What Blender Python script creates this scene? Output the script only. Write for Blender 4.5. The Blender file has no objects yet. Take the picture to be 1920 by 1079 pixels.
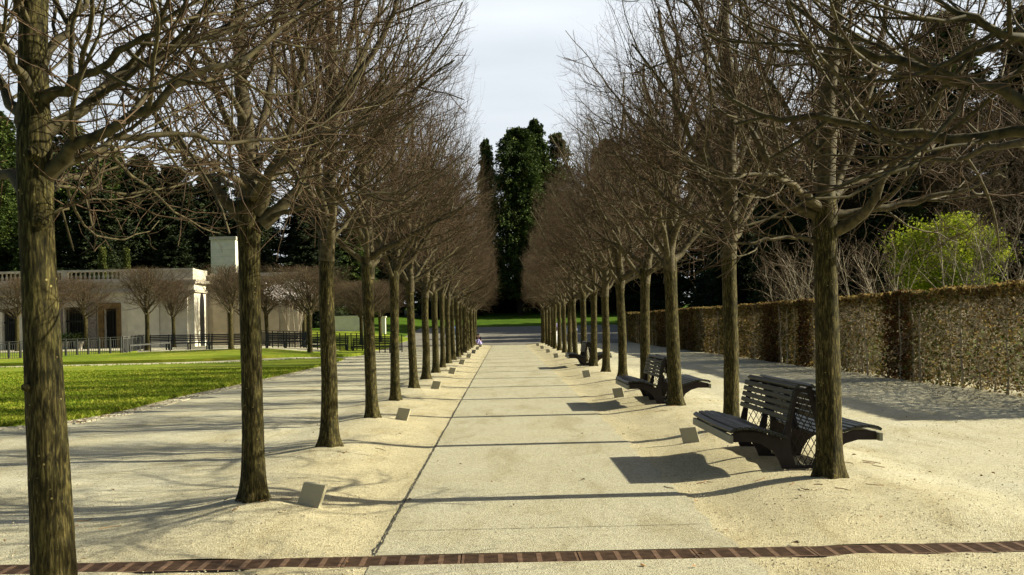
import bpy, bmesh, math, random
import numpy as np
from mathutils import Vector, Matrix
PI = math.pi
rad = math.radians
scene = bpy.context.scene
COL = scene.collection

# ------------------------------------------------------------------ camera
EYE = 1.55
cam_d = bpy.data.cameras.new('camera')
cam = bpy.data.objects.new('camera', cam_d)
COL.objects.link(cam)
cam_d.sensor_width = 36.0
cam_d.lens = 36.0
cam_d.shift_x = 15.0 / 1920
cam_d.shift_y = 69.5 / 1920
cam_d.clip_start = 0.05
cam_d.clip_end = 3000
cam.matrix_world = (Matrix.Translation((0, 0, EYE)) @ Matrix.Rotation(rad(90), 4, 'X')
                    @ Matrix.Rotation(-0.019, 4, 'Z'))
scene.camera = cam

# ------------------------------------------------------------------ light
SUN_EL = rad(29)
SUN_DIR = Vector((1.0, 0.045, 0)).normalized() * math.cos(SUN_EL) + Vector((0, 0, math.sin(SUN_EL)))
w = bpy.data.worlds.new('World')
scene.world = w
w.use_nodes = True
nt = w.node_tree
bg = nt.nodes['Background']
sky = nt.nodes.new('ShaderNodeTexSky')
sky.sky_type = 'NISHITA'
sky.sun_disc = False
sky.sun_elevation = SUN_EL
sky.sun_rotation = rad(87.5)
sky.air_density = 1.0
sky.dust_density = 2.5
sky.ozone_density = 1.0
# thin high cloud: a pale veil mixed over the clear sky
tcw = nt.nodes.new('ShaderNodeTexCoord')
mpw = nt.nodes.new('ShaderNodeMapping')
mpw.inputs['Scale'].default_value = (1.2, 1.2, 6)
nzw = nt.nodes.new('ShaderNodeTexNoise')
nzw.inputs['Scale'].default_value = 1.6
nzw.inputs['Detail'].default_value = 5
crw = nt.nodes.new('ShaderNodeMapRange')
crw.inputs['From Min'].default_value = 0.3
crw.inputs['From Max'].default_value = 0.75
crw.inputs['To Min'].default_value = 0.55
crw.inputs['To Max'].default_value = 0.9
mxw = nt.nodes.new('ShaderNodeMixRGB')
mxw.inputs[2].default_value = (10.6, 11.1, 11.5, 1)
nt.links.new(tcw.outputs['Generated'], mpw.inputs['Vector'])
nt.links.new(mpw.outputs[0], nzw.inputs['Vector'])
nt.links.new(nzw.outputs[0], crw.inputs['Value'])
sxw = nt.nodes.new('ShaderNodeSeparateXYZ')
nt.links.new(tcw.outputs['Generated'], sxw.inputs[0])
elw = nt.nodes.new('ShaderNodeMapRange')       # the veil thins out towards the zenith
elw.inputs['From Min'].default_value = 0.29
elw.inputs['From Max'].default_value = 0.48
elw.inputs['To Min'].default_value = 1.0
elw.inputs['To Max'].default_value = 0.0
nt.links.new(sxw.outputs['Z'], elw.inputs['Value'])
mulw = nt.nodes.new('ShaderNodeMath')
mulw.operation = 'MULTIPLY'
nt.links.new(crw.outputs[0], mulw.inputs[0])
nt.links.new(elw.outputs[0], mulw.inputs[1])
bkw = nt.nodes.new('ShaderNodeMapRange')       # veil shaped to lie ahead only, cutting fill light from behind the camera
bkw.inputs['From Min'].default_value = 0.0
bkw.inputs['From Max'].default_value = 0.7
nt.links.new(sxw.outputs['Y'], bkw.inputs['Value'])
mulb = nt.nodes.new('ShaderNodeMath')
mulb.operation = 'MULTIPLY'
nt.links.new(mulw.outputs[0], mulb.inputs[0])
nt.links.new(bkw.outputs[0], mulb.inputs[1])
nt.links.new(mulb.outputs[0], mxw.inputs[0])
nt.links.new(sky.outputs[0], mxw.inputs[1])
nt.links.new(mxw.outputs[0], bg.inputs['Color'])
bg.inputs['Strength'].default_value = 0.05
sl = bpy.data.lights.new('sun', 'SUN')
sl.energy = 5.0
sl.angle = rad(0.5)
sl.color = (1.0, 0.94, 0.75)
so = bpy.data.objects.new('sun', sl)
COL.objects.link(so)
so.rotation_euler = SUN_DIR.to_track_quat('Z', 'Y').to_euler()
so.location = (60, 0, 60)
vs = scene.view_settings
vs.view_transform = 'Standard'
vs.look = 'None'
vs.exposure = 1.05
vs.gamma = 1.0
scene.cycles.max_bounces = 5
scene.cycles.diffuse_bounces = 2
scene.cycles.glossy_bounces = 2
scene.cycles.transparent_max_bounces = 8

# ------------------------------------------------------------------ helpers
def mesh_np(name, V, F, mat=None, smooth=False, matidx=None):
    """V (n,3); F list of (k,m) integer arrays (m = 3 or 4)."""
    me = bpy.data.meshes.new(name)
    V = np.asarray(V, dtype=np.float32)
    F = [np.asarray(f, dtype=np.int32) for f in F if len(f)]
    me.vertices.add(len(V))
    me.vertices.foreach_set('co', V.ravel())
    nl = sum(f.size for f in F)
    npoly = sum(len(f) for f in F)
    me.loops.add(nl)
    me.polygons.add(npoly)
    me.loops.foreach_set('vertex_index', np.concatenate([f.ravel() for f in F]))
    tot = np.concatenate([np.full(len(f), f.shape[1], np.int32) for f in F])
    st = np.concatenate([[0], np.cumsum(tot)[:-1]]).astype(np.int32)
    me.polygons.foreach_set('loop_start', st)
    me.polygons.foreach_set('loop_total', tot)
    me.polygons.foreach_set('use_smooth', np.full(npoly, bool(smooth)))
    if matidx is not None:
        me.polygons.foreach_set('material_index', np.concatenate(matidx).astype(np.int32))
    me.update(calc_edges=True)
    if mat is not None:
        for m in (mat if isinstance(mat, (list, tuple)) else [mat]):
            me.materials.append(m)
    return me

class MB:
    """collects quads / tris and links them as one mesh"""
    def __init__(s):
        s.V = []; s.Q = []; s.T = []; s.n = 0
    def add(s, V, Q=None, T=None):
        V = np.asarray(V, float)
        if Q is not None and len(Q): s.Q.append(np.asarray(Q) + s.n)
        if T is not None and len(T): s.T.append(np.asarray(T) + s.n)
        s.V.append(V); s.n += len(V)
    def box(s, x0, x1, y0, y1, z0, z1):
        V = [(x0,y0,z0),(x1,y0,z0),(x1,y1,z0),(x0,y1,z0),(x0,y0,z1),(x1,y0,z1),(x1,y1,z1),(x0,y1,z1)]
        s.add(V, [(0,3,2,1),(4,5,6,7),(0,1,5,4),(1,2,6,5),(2,3,7,6),(3,0,4,7)])
    def hull8(s, bot, top):
        s.add(list(bot) + list(top), [(0,3,2,1),(4,5,6,7),(0,1,5,4),(1,2,6,5),(2,3,7,6),(3,0,4,7)])
    def bar(s, a, b, wx, wz, up=(0,0,1)):
        a = Vector(a); b = Vector(b); t = (b - a).normalized(); up = Vector(up)
        if abs(t.dot(up)) > .98: up = Vector((0,1,0))
        u = t.cross(up).normalized() * (wx/2); v = u.normalized().cross(t).normalized() * (wz/2)
        s.hull8([a-u-v, a+u-v, a+u+v, a-u+v], [b-u-v, b+u-v, b+u+v, b-u+v])
    def prism(s, poly, y0, y1):
        """poly in (x, z), extruded along y; concave allowed"""
        from mathutils.geometry import tessellate_polygon
        n = len(poly)
        V = [(x, y0, z) for x, z in poly] + [(x, y1, z) for x, z in poly]
        tr = tessellate_polygon([[Vector((x, z, 0)) for x, z in poly]])
        T = [tuple(t) for t in tr] + [tuple(i + n for i in reversed(t)) for t in tr]
        Q = [(i, (i+1) % n, (i+1) % n + n, i + n) for i in range(n)]
        s.add(V, Q, T)
    def tube(s, P, R, sides=6, cap=True):
        V, Q = tubes_np(np.asarray([P], float), np.asarray([R], float), sides)
        n0 = s.n
        s.add(V, Q)
        if cap:
            m = len(P)
            for k in (0, m-1):
                c = len(s.V)
                s.V.append(np.asarray([P[k]], float)); ci = s.n; s.n += 1
                ring = [n0 + k*sides + j for j in range(sides)]
                s.T.append(np.asarray([(ring[j], ring[(j+1) % sides], ci) for j in range(sides)]))
    def mesh(s, name, mat, smooth=False):
        F = []
        if s.Q: F.append(np.concatenate(s.Q))
        if s.T: F.append(np.concatenate(s.T))
        return mesh_np(name, np.concatenate(s.V), F, mat, smooth)
    def build(s, name, mat, parent=None, smooth=False):
        return link(name, s.mesh(name, mat, smooth), parent)

def tubes_np(P, R, sides):
    """P (B,N,3), R (B,N) -> verts, quads"""
    B, N, _ = P.shape
    T = np.empty_like(P)
    T[:, 1:-1] = P[:, 2:] - P[:, :-2]
    T[:, 0] = P[:, 1] - P[:, 0]
    T[:, -1] = P[:, -1] - P[:, -2]
    T /= np.linalg.norm(T, axis=2, keepdims=True) + 1e-9
    avg = P[:, -1] - P[:, 0]
    avg /= np.linalg.norm(avg, axis=1, keepdims=True) + 1e-9
    ax = np.argmin(np.abs(avg), axis=1)
    ref = np.eye(3)[ax][:, None, :]
    U = np.cross(T, ref); U /= np.linalg.norm(U, axis=2, keepdims=True) + 1e-9
    W = np.cross(T, U)
    a = np.arange(sides) * 2 * PI / sides
    V = (P[:, :, None, :] + R[:, :, None, None] * (np.cos(a)[None, None, :, None] * U[:, :, None, :]
         + np.sin(a)[None, None, :, None] * W[:, :, None, :]))
    V = V.reshape(-1, 3)
    b = np.arange(B)[:, None, None] * N * sides
    i = np.arange(N - 1)[None, :, None] * sides
    j = np.arange(sides)[None, None, :]
    j2 = (j + 1) % sides
    q = np.stack(np.broadcast_arrays(b+i+j, b+i+j2, b+i+sides+j2, b+i+sides+j), axis=-1).reshape(-1, 4)
    return V, q

def link(name, me, parent=None):
    o = bpy.data.objects.new(name, me)
    COL.objects.link(o)
    if parent is not None: o.parent = parent
    return o
def tag(o, label=None, cat=None, group=None, kind=None):
    if label: o['label'] = label
    if cat: o['category'] = cat
    if group: o['group'] = group
    if kind: o['kind'] = kind
    return o
def empty(name, loc, rz=0.0):
    o = bpy.data.objects.new(name, None)
    COL.objects.link(o)
    o.location = loc
    o.rotation_euler = (0, 0, rz)
    o.empty_display_size = 0.2
    return o
def dup(o, loc=None, rz=None, parent=None):
    c = o.copy()
    COL.objects.link(c)
    c.parent = parent
    if loc is not None: c.location = loc
    if rz is not None: c.rotation_euler = (0, 0, rz)
    for ch in list(o.children):
        dup(ch, parent=c)
    return c

# ------------------------------------------------------------------ materials
def mat_new(name, rough=0.9, spec=0.2):
    m = bpy.data.materials.new(name)
    m.use_nodes = True
    b = m.node_tree.nodes['Principled BSDF']
    b.inputs['Roughness'].default_value = rough
    b.inputs['Specular IOR Level'].default_value = spec
    return m, m.node_tree, b
def N(nt, typ, **kw):
    n = nt.nodes.new(typ)
    for k, v in kw.items():
        if k in n.inputs.keys(): n.inputs[k].default_value = v
        else: setattr(n, k, v)
    return n
def ramp(nt, stops):
    r = nt.nodes.new('ShaderNodeValToRGB')
    e = r.color_ramp.elements
    while len(e) > 1: e.remove(e[-1])
    e[0].position = stops[0][0]; e[0].color = (*stops[0][1], 1)
    for p, c in stops[1:]:
        x = e.new(p); x.color = (*c, 1)
    return r
def coords(nt, scale=(1,1,1), which='Object'):
    tc = nt.nodes.new('ShaderNodeTexCoord')
    mp = nt.nodes.new('ShaderNodeMapping')
    mp.inputs['Scale'].default_value = scale
    nt.links.new(tc.outputs[which], mp.inputs['Vector'])
    return mp.outputs[0]
def worldpos(nt, scale=(1,1,1)):
    g = nt.nodes.new('ShaderNodeNewGeometry')
    mp = nt.nodes.new('ShaderNodeMapping')
    mp.inputs['Scale'].default_value = scale
    nt.links.new(g.outputs['Position'], mp.inputs['Vector'])
    return mp.outputs[0]
def simple(name, col, rough=0.7, spec=0.3, var=0.15, scale=3.0, bump=0.0, metal=0.0, stretch=(1,1,1)):
    m, nt, b = mat_new(name, rough, spec)
    v = coords(nt, stretch)
    n = N(nt, 'ShaderNodeTexNoise', Scale=scale, Detail=4.0)
    nt.links.new(v, n.inputs['Vector'])
    lo = tuple(max(0, c * (1 - var)) for c in col); hi = tuple(c * (1 + var) for c in col)
    r = ramp(nt, [(0.3, lo), (0.7, hi)])
    nt.links.new(n.outputs[0], r.inputs[0])
    nt.links.new(r.outputs[0], b.inputs['Base Color'])
    b.inputs['Metallic'].default_value = metal
    if bump:
        bp = N(nt, 'ShaderNodeBump', Strength=bump, Distance=0.04/scale)
        nt.links.new(n.outputs[0], bp.inputs['Height'])
        nt.links.new(bp.outputs[0], b.inputs['Normal'])
    return m
def mix(nt, fac, a, b_, blend='MIX'):
    x = nt.nodes.new('ShaderNodeMixRGB'); x.blend_type = blend
    for s, v in ((0, fac), (1, a), (2, b_)):
        if hasattr(v, 'node'): nt.links.new(v, x.inputs[s])
        else: x.inputs[s].default_value = v if s == 0 else (*v, 1)
    return x.outputs[0]

def ground_mat(name, base, dark, yellow, grain=180.0, bumpd=0.006, sand=None):
    m, nt, b = mat_new(name, 0.95, 0.1)
    p = worldpos(nt)
    n1 = N(nt, 'ShaderNodeTexNoise', Scale=0.9, Detail=6.0, Roughness=0.6); nt.links.new(p, n1.inputs['Vector'])
    r1 = ramp(nt, [(0.35, base), (0.72, yellow)]); nt.links.new(n1.outputs[0], r1.inputs[0])
    basecol = r1.outputs[0]
    if sand:                                    # looser yellow sand lies along the tree strips
        sx = N(nt, 'ShaderNodeSeparateXYZ'); nt.links.new(p, sx.inputs[0])
        wob = N(nt, 'ShaderNodeTexNoise', Scale=1.3, Detail=4.0); nt.links.new(p, wob.inputs['Vector'])
        o1 = N(nt, 'ShaderNodeMath', operation='SUBTRACT'); o1.inputs[1].default_value = .38; nt.links.new(sx.outputs['X'], o1.inputs[0])
        o2 = N(nt, 'ShaderNodeMath', operation='ABSOLUTE'); nt.links.new(o1.outputs[0], o2.inputs[0])
        o3 = N(nt, 'ShaderNodeMath', operation='MULTIPLY_ADD'); o3.inputs[1].default_value = 2.2; nt.links.new(wob.outputs[0], o3.inputs[0]); nt.links.new(o2.outputs[0], o3.inputs[2])
        mr = N(nt, 'ShaderNodeMapRange'); mr.inputs['From Min'].default_value = 3.0; mr.inputs['From Max'].default_value = 4.9
        mr.inputs['To Min'].default_value = .9; mr.inputs['To Max'].default_value = 0.0
        nt.links.new(o3.outputs[0], mr.inputs['Value'])
        basecol = mix(nt, mr.outputs[0], basecol, sand)
    vo = N(nt, 'ShaderNodeTexVoronoi', Scale=grain); nt.links.new(p, vo.inputs['Vector'])
    r2 = ramp(nt, [(0.0, (.42,.41,.40)), (0.22, (.84,.83,.80)), (0.7, (1.0,1.0,1.0)), (1.0, (1.28,1.26,1.2))])
    sepc = N(nt, 'ShaderNodeSeparateColor'); nt.links.new(vo.outputs['Color'], sepc.inputs[0])
    nt.links.new(sepc.outputs[0], r2.inputs[0])
    c = mix(nt, 1.0, basecol, r2.outputs[0], 'MULTIPLY')
    n3 = N(nt, 'ShaderNodeTexNoise', Scale=14.0, Detail=8.0, Roughness=0.75); nt.links.new(p, n3.inputs['Vector'])
    r3 = ramp(nt, [(0.30, (.62,.58,.50)), (0.47, (1,1,1)), (0.75, (1.07,1.07,1.07))]); nt.links.new(n3.outputs[0], r3.inputs[0])
    c = mix(nt, 0.85, c, r3.outputs[0], 'MULTIPLY')
    ps = worldpos(nt, (1.0, .28, 1.0))
    n5 = N(nt, 'ShaderNodeTexNoise', Scale=1.7, Detail=7.0, Roughness=0.7, Distortion=0.8); nt.links.new(ps, n5.inputs['Vector'])
    r5 = ramp(nt, [(0.36, (.80,.77,.70)), (0.48, (1,1,1)), (0.7, (1.06,1.06,1.08))]); nt.links.new(n5.outputs[0], r5.inputs[0])
    c = mix(nt, 0.8, c, r5.outputs[0], 'MULTIPLY')
    nt.links.new(c, b.inputs['Base Color'])
    # relief
    n4 = N(nt, 'ShaderNodeTexNoise', Scale=45.0, Detail=6.0, Roughness=0.7); nt.links.new(p, n4.inputs['Vector'])
    ad = N(nt, 'ShaderNodeMath', operation='ADD'); nt.links.new(n4.outputs[0], ad.inputs[0]); nt.links.new(vo.outputs['Distance'], ad.inputs[1])
    bp = N(nt, 'ShaderNodeBump', Strength=0.9, Distance=bumpd); nt.links.new(ad.outputs[0], bp.inputs['Height'])
    nt.links.new(bp.outputs[0], b.inputs['Normal'])
    return m
M = {}
M['gravel'] = ground_mat('gravel', (.525,.50,.365), (.2,.17,.1), (.475,.435,.28), 120.0, 0.007, (.48,.425,.262))
M['path'] = ground_mat('aggregate', (.415,.392,.28), (.2,.2,.2), (.385,.358,.24), 120.0, 0.004)
M['asphalt'] = ground_mat('asphalt', (.22,.21,.175), (.2,.2,.2), (.20,.185,.15), 60.0, 0.003)
M['cobble_joint'] = simple('cobble_joint', (.33,.29,.18), 0.95, 0.1, 0.3, 20, 0.5)

def bark_mat(name, dark, mid, light, sc=1.0):
    m, nt, b = mat_new(name, 0.9, 0.15)
    v = coords(nt, (1, 1, 0.16))
    n = N(nt, 'ShaderNodeTexNoise', Scale=70.0*sc, Detail=6.0, Roughness=0.65, Distortion=0.6); nt.links.new(v, n.inputs['Vector'])
    r = ramp(nt, [(0.34, dark), (0.5, mid), (0.68, light)]); nt.links.new(n.outputs[0], r.inputs[0])
    v2 = coords(nt, (1, 1, 1))
    n2 = N(nt, 'ShaderNodeTexNoise', Scale=5.0, Detail=5.0, Roughness=0.6); nt.links.new(v2, n2.inputs['Vector'])
    r2 = ramp(nt, [(0.35, (.55,.6,.45)), (0.65, (1.15,1.12,1.0))]); nt.links.new(n2.outputs[0], r2.inputs[0])
    c = mix(nt, 0.9, r.outputs[0], r2.outputs[0], 'MULTIPLY')
    vo = N(nt, 'ShaderNodeTexVoronoi', Scale=26.0); nt.links.new(v2, vo.inputs['Vector'])
    r3 = ramp(nt, [(0.10, (1,1,1)), (0.17, (0,0,0))]); nt.links.new(vo.outputs['Distance'], r3.inputs[0])
    gate = N(nt, 'ShaderNodeTexNoise', Scale=7.0, Detail=2.0); nt.links.new(v2, gate.inputs['Vector'])
    rg = ramp(nt, [(0.52, (0,0,0)), (0.58, (1,1,1))]); nt.links.new(gate.outputs[0], rg.inputs[0])
    lich = mix(nt, 1.0, r3.outputs[0], rg.outputs[0], 'MULTIPLY')
    c = mix(nt, lich, c, tuple(min(1, x*1.6) for x in light))
    nt.links.new(c, b.inputs['Base Color'])
    bp = N(nt, 'ShaderNodeBump', Strength=0.8, Distance=0.0035); nt.links.new(n.outputs[0], bp.inputs['Height'])
    nt.links.new(bp.outputs[0], b.inputs['Normal'])
    return m
M['bark'] = bark_mat('bark', (.008,.007,.003), (.040,.033,.012), (.16,.132,.05))
M['bark_dark'] = bark_mat('bark_dark', (.012,.011,.007), (.035,.03,.018), (.07,.06,.035), 0.6)
M['limb'] = simple('limb_bark', (.068,.055,.024), 0.8, 0.25, 0.6, 22, 0.4)
M['twig'] = simple('twig_bark', (.078,.050,.026), 0.8, 0.2, 0.35, 6)
M['twig_light'] = simple('twig_light', (.30,.25,.17), 0.85, 0.2, 0.3, 6)
M['stem_pale'] = simple('pale_stem', (.34,.29,.2), 0.85, 0.2, 0.35, 9)

def leaf_mat(name, cols, scale=0.35, rough=0.7, transl=0.25):
    m, nt, b = mat_new(name, rough, 0.15)
    p = worldpos(nt)
    n = N(nt, 'ShaderNodeTexNoise', Scale=scale, Detail=4.0, Roughness=0.7); nt.links.new(p, n.inputs['Vector'])
    n2 = N(nt, 'ShaderNodeTexWhiteNoise'); 
    g = nt.nodes.new('ShaderNodeNewGeometry')
    r = ramp(nt, [(0.3, cols[0]), (0.5, cols[1]), (0.72, cols[2])])
    ad = N(nt, 'ShaderNodeMath', operation='MULTIPLY_ADD'); ad.inputs[1].default_value = 0.36
    nt.links.new(g.outputs['Random Per Island'], ad.inputs[0])
    sb = N(nt, 'ShaderNodeMath', operation='SUBTRACT'); sb.inputs[1].default_value = 0.18
    nt.links.new(n.outputs[0], sb.inputs[0]); nt.links.new(sb.outputs[0], ad.inputs[2])
    nt.links.new(ad.outputs[0], r.inputs[0])
    nt.links.new(r.outputs[0], b.inputs['Base Color'])
    if transl:
        tr = N(nt, 'ShaderNodeBsdfTranslucent'); nt.links.new(r.outputs[0], tr.inputs[0])
        ms = N(nt, 'ShaderNodeMixShader'); ms.inputs[0].default_value = transl
        nt.links.new(b.outputs[0], ms.inputs[1]); nt.links.new(tr.outputs[0], ms.inputs[2])
        nt.links.new(ms.outputs[0], nt.nodes['Material Output'].inputs[0])
    return m
M['needle'] = leaf_mat('needles', [(.014,.024,.006), (.045,.072,.013), (.10,.135,.026)], 0.5, transl=0.15)
M['needle_light'] = leaf_mat('needles_light', [(.045,.06,.012), (.085,.10,.02), (.13,.14,.03)], 0.7)
M['needle_dark'] = leaf_mat('needles_dark', [(.007,.012,.004), (.018,.028,.008), (.036,.05,.014)], 0.5, transl=0.05)
M['maple'] = leaf_mat('maple_leaf', [(.10,.14,.008), (.24,.29,.015), (.42,.43,.04)], 1.2, transl=0.4)
M['hedge'] = leaf_mat('hedge_leaf', [(.075,.048,.015), (.18,.12,.036), (.34,.255,.085)], 1.6, transl=0.5)
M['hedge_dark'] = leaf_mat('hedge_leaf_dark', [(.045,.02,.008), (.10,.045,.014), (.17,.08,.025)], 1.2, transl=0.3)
M['hedge_green'] = leaf_mat('hedge_leaf_green', [(.05,.06,.012), (.09,.10,.02), (.13,.13,.03)], 1.2, transl=0.2)
M['blossom'] = leaf_mat('blossom', [(.6,.5,.48), (.75,.68,.64), (.8,.78,.75)], 2.0)
M['grass_blade'] = leaf_mat('grass_blade', [(.085,.145,.006), (.18,.24,.013), (.35,.34,.045)], 0.8, transl=0.3)
M['litter'] = leaf_mat('dry_leaf', [(.12,.06,.02), (.22,.12,.05), (.30,.2,.09)], 3.0, transl=0)

def lawn_mat(name, a, b2, c2):
    m, nt, b = mat_new(name, 0.9, 0.1)
    p = worldpos(nt, (0.35, 1.0, 1.0))
    n = N(nt, 'ShaderNodeTexNoise', Scale=0.8, Detail=9.0, Roughness=0.75); nt.links.new(p, n.inputs['Vector'])
    r = ramp(nt, [(0.34, a), (0.5, b2), (0.68, c2)]); nt.links.new(n.outputs[0], r.inputs[0])
    p2 = worldpos(nt)
    n2 = N(nt, 'ShaderNodeTexNoise', Scale=50.0, Detail=4.0, Roughness=0.8); nt.links.new(p2, n2.inputs['Vector'])
    r2 = ramp(nt, [(0.35, (.55,.55,.5)), (0.6, (1.1,1.1,1.0))]); nt.links.new(n2.outputs[0], r2.inputs[0])
    c = mix(nt, 0.8, r.outputs[0], r2.outputs[0], 'MULTIPLY')
    nt.links.new(c, b.inputs['Base Color'])
    bp = N(nt, 'ShaderNodeBump', Strength=1.0, Distance=0.03); nt.links.new(n2.outputs[0], bp.inputs['Height'])
    nt.links.new(bp.outputs[0], b.inputs['Normal'])
    return m
M['lawn'] = lawn_mat('lawn', (.10,.16,.010), (.20,.255,.02), (.34,.33,.045))
M['grass_far'] = lawn_mat('grass_far', (.035,.07,.004), (.06,.115,.006), (.09,.15,.012))
M['slat'] = simple('bench_paint', (.011,.014,.011), 0.40, 0.5, 0.25, 8, 0.15, stretch=(1,.1,1))
M['rail'] = simple('bench_rail', (.20,.20,.15), 0.55, 0.4, 0.15, 6, 0.1, stretch=(1,.1,1))
M['iron'] = simple('bench_iron', (.016,.011,.010), 0.6, 0.3, 0.3, 10)
M['black_iron'] = simple('black_iron', (.006,.008,.008), 0.5, 0.4, 0.3, 6)
M['grey_iron'] = simple('grey_iron', (.07,.07,.06), 0.6, 0.4, 0.3, 6)
M['green_wood'] = simple('dark_green_wood', (.008,.013,.013), 0.5, 0.4, 0.3, 4)
M['shield'] = simple('shield_metal', (.38,.35,.23), 0.45, 0.4, 0.06, 3)
M['shield_in'] = simple('shield_lamp', (.10,.08,.06), 0.4, 0.5, 0.2, 3)
M['grate'] = simple('cast_iron_grate', (.115,.068,.038), 0.75, 0.25, 0.4, 14, 0.4)
M['channel'] = simple('channel_dark', (.012,.009,.007), 0.9, 0.1, 0.3, 5)
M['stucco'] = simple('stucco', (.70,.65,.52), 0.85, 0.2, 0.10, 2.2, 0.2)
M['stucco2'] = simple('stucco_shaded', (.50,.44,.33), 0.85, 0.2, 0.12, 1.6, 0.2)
M['cornice'] = simple('limestone', (.50,.45,.35), 0.85, 0.2, 0.18, 3.0, 0.3)
M['wood_brown'] = simple('door_wood', (.16,.10,.035), 0.6, 0.3, 0.3, 5, 0.2)
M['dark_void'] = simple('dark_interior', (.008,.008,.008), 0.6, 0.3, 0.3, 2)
M['mosaic'] = simple('mosaic_stone', (.22,.19,.17), 0.9, 0.2, 0.6, 14, 0.6)
M['skin'] = simple('skin', (.45,.26,.18), 0.6, 0.3, 0.05, 10)
def cloth(name, c): return simple(name, c, 0.9, 0.1, 0.15, 20, 0.2)

# ------------------------------------------------------------------ terrain
XL, XR = -2.12, 2.91                       # the two tree rows
LEFT_Y = [4.8] + [8.57 + 3.77*k for k in range(19)]
RIGHT_Y = [5.15] + [9.23 + 4.08*k for k in range(18)]
PATH_L, PATH_R, PATH_END = -0.90, 1.56, 77.0
def sstep(t):
    t = np.clip(t, 0, 1); return t*t*(3-2*t)
LY = np.array(LEFT_Y); RY = np.array(RIGHT_Y)
def H(x, y):
    x = np.asarray(x, float); y = np.asarray(y, float)
    x, y = np.broadcast_arrays(x, y)
    far = 0.041*np.clip(y-78, 0, 90) + 0.028*np.clip(y-110, 0, 30) + 0.012*np.clip(y-168, 0, 400)
    left = 0.42*sstep((-x-8.5)/5)*sstep((y-48)/7.5)
    # berm along each row, and a heap round each trunk
    end = (1-sstep((y-77)/3))*sstep((y-6.95)/1.1)
    bl = 0.075*sstep((1.18-np.abs(x-XL))/1.05)
    wr = np.where(x < XR, 1.32, 1.5)
    br = 0.10*sstep((wr-np.abs(x-XR))/1.15)
    z = far + left + (bl+br)*end
    dl = y - LY[np.abs(LY - y[..., None]).argmin(-1)]
    dr = y - RY[np.abs(RY - y[..., None]).argmin(-1)]
    z = z + .06*np.exp(-((x-XL)**2/.16+dl**2/.22)) + .035*np.exp(-((x-XR)**2/.12+dr**2/.12))
    return z
def Hz(x, y): return float(H(x, y))

def sheet(name, xs, ys, mat, lift=0.0, noise=0.0, shear=None, keep=None, kind='structure'):
    xs = np.asarray(xs, float); ys = np.asarray(ys, float)
    X, Y = np.meshgrid(xs, ys)
    if shear is not None: Y = Y + shear(X, Y)
    Z = H(X, Y) + lift
    if noise:
        rs = np.random.RandomState(5)
        K = rs.uniform(-1, 1, (26, 2)) * rs.uniform(4, 22, (26, 1)); ph = rs.uniform(0, 6.28, 26)
        inpath = (X > PATH_L - .02) & (X < PATH_R + .02)
        s = sum(np.sin(X*k[0]+Y*k[1]+p)/(.5+np.hypot(*k)/8) for k, p in zip(K, ph))
        near = 1-sstep((Y-18)/25)
        Z = Z + np.where(inpath, 0, noise*s/4*near)
    ny, nx = X.shape
    idx = np.arange(ny*nx).reshape(ny, nx)
    q = np.stack([idx[:-1,:-1], idx[:-1,1:], idx[1:,1:], idx[1:,:-1]], -1)
    if keep is not None:
        cx = (X[:-1,:-1]+X[1:,1:])/2; cy = (Y[:-1,:-1]+Y[1:,1:])/2
        q = q[keep(cx, cy)]
    q = q.reshape(-1, 4)
    o = link(name, mesh_np(name, np.stack([X, Y, Z], -1).reshape(-1, 3), [q], mat, True))
    return tag(o, kind=kind)

def drain_y(x): return 6.725 + 0.019*(x+3.3)
DW = 0.15                                   # half width of the trench
def shear(X, Y): return 0.019*(X+3.3)*np.clip((11-Y)/3, 0, 1)
def fine(a, b, s): return list(np.arange(a, b-1e-6, s))
YS = fine(2.5, 6.45, .12) + [6.45, 6.725-DW, 6.725+DW] + fine(7.0, 22, .11) + fine(22, 45, .25) + fine(45, 84, .6) + [84]
XS = ([-11, -9] + fine(-7.6, -3.6, .25) + fine(-3.6, -.92, .09) + [-.9, -.4, .3, 1.0, 1.56] +
      fine(1.65, 4.6, .09) + fine(4.6, 10, .35) + [10, 11.5])
notdrain = lambda cx, cy: ~((np.abs(cy-drain_y(cx)) < DW-.005) & (cx > -4.6) & (cx < 4.6))
XS = sorted(set(np.round(XS + [-4.6, 4.6], 3)))
sheet('ground', XS, YS, M['gravel'], 0, .010, shear, notdrain)
# outer terrain: grass everywhere else, a few cm below
xo = np.r_[np.linspace(-420, -60, 19), np.linspace(-55, 60, 70), np.linspace(70, 420, 18)]
yo = np.r_[np.linspace(-60, 0, 5), np.linspace(3, 200, 120), np.linspace(220, 700, 18)]
t = sheet('terrain', xo, yo, M['grass_far'], -0.06)
# gravel terrace under the little lindens, far left
sheet('terrace', np.linspace(-46, -7.75, 60), np.linspace(45.5, 75, 60), M['gravel'], 0.0)
sheet('plaza', np.linspace(-9, 12, 30), np.linspace(84, 110, 20), M['asphalt'], 0.01)
sheet('plaza_front', np.linspace(-9, 11.5, 30), np.linspace(PATH_END+.02, 85, 20), M['asphalt'], 0.02)

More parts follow.
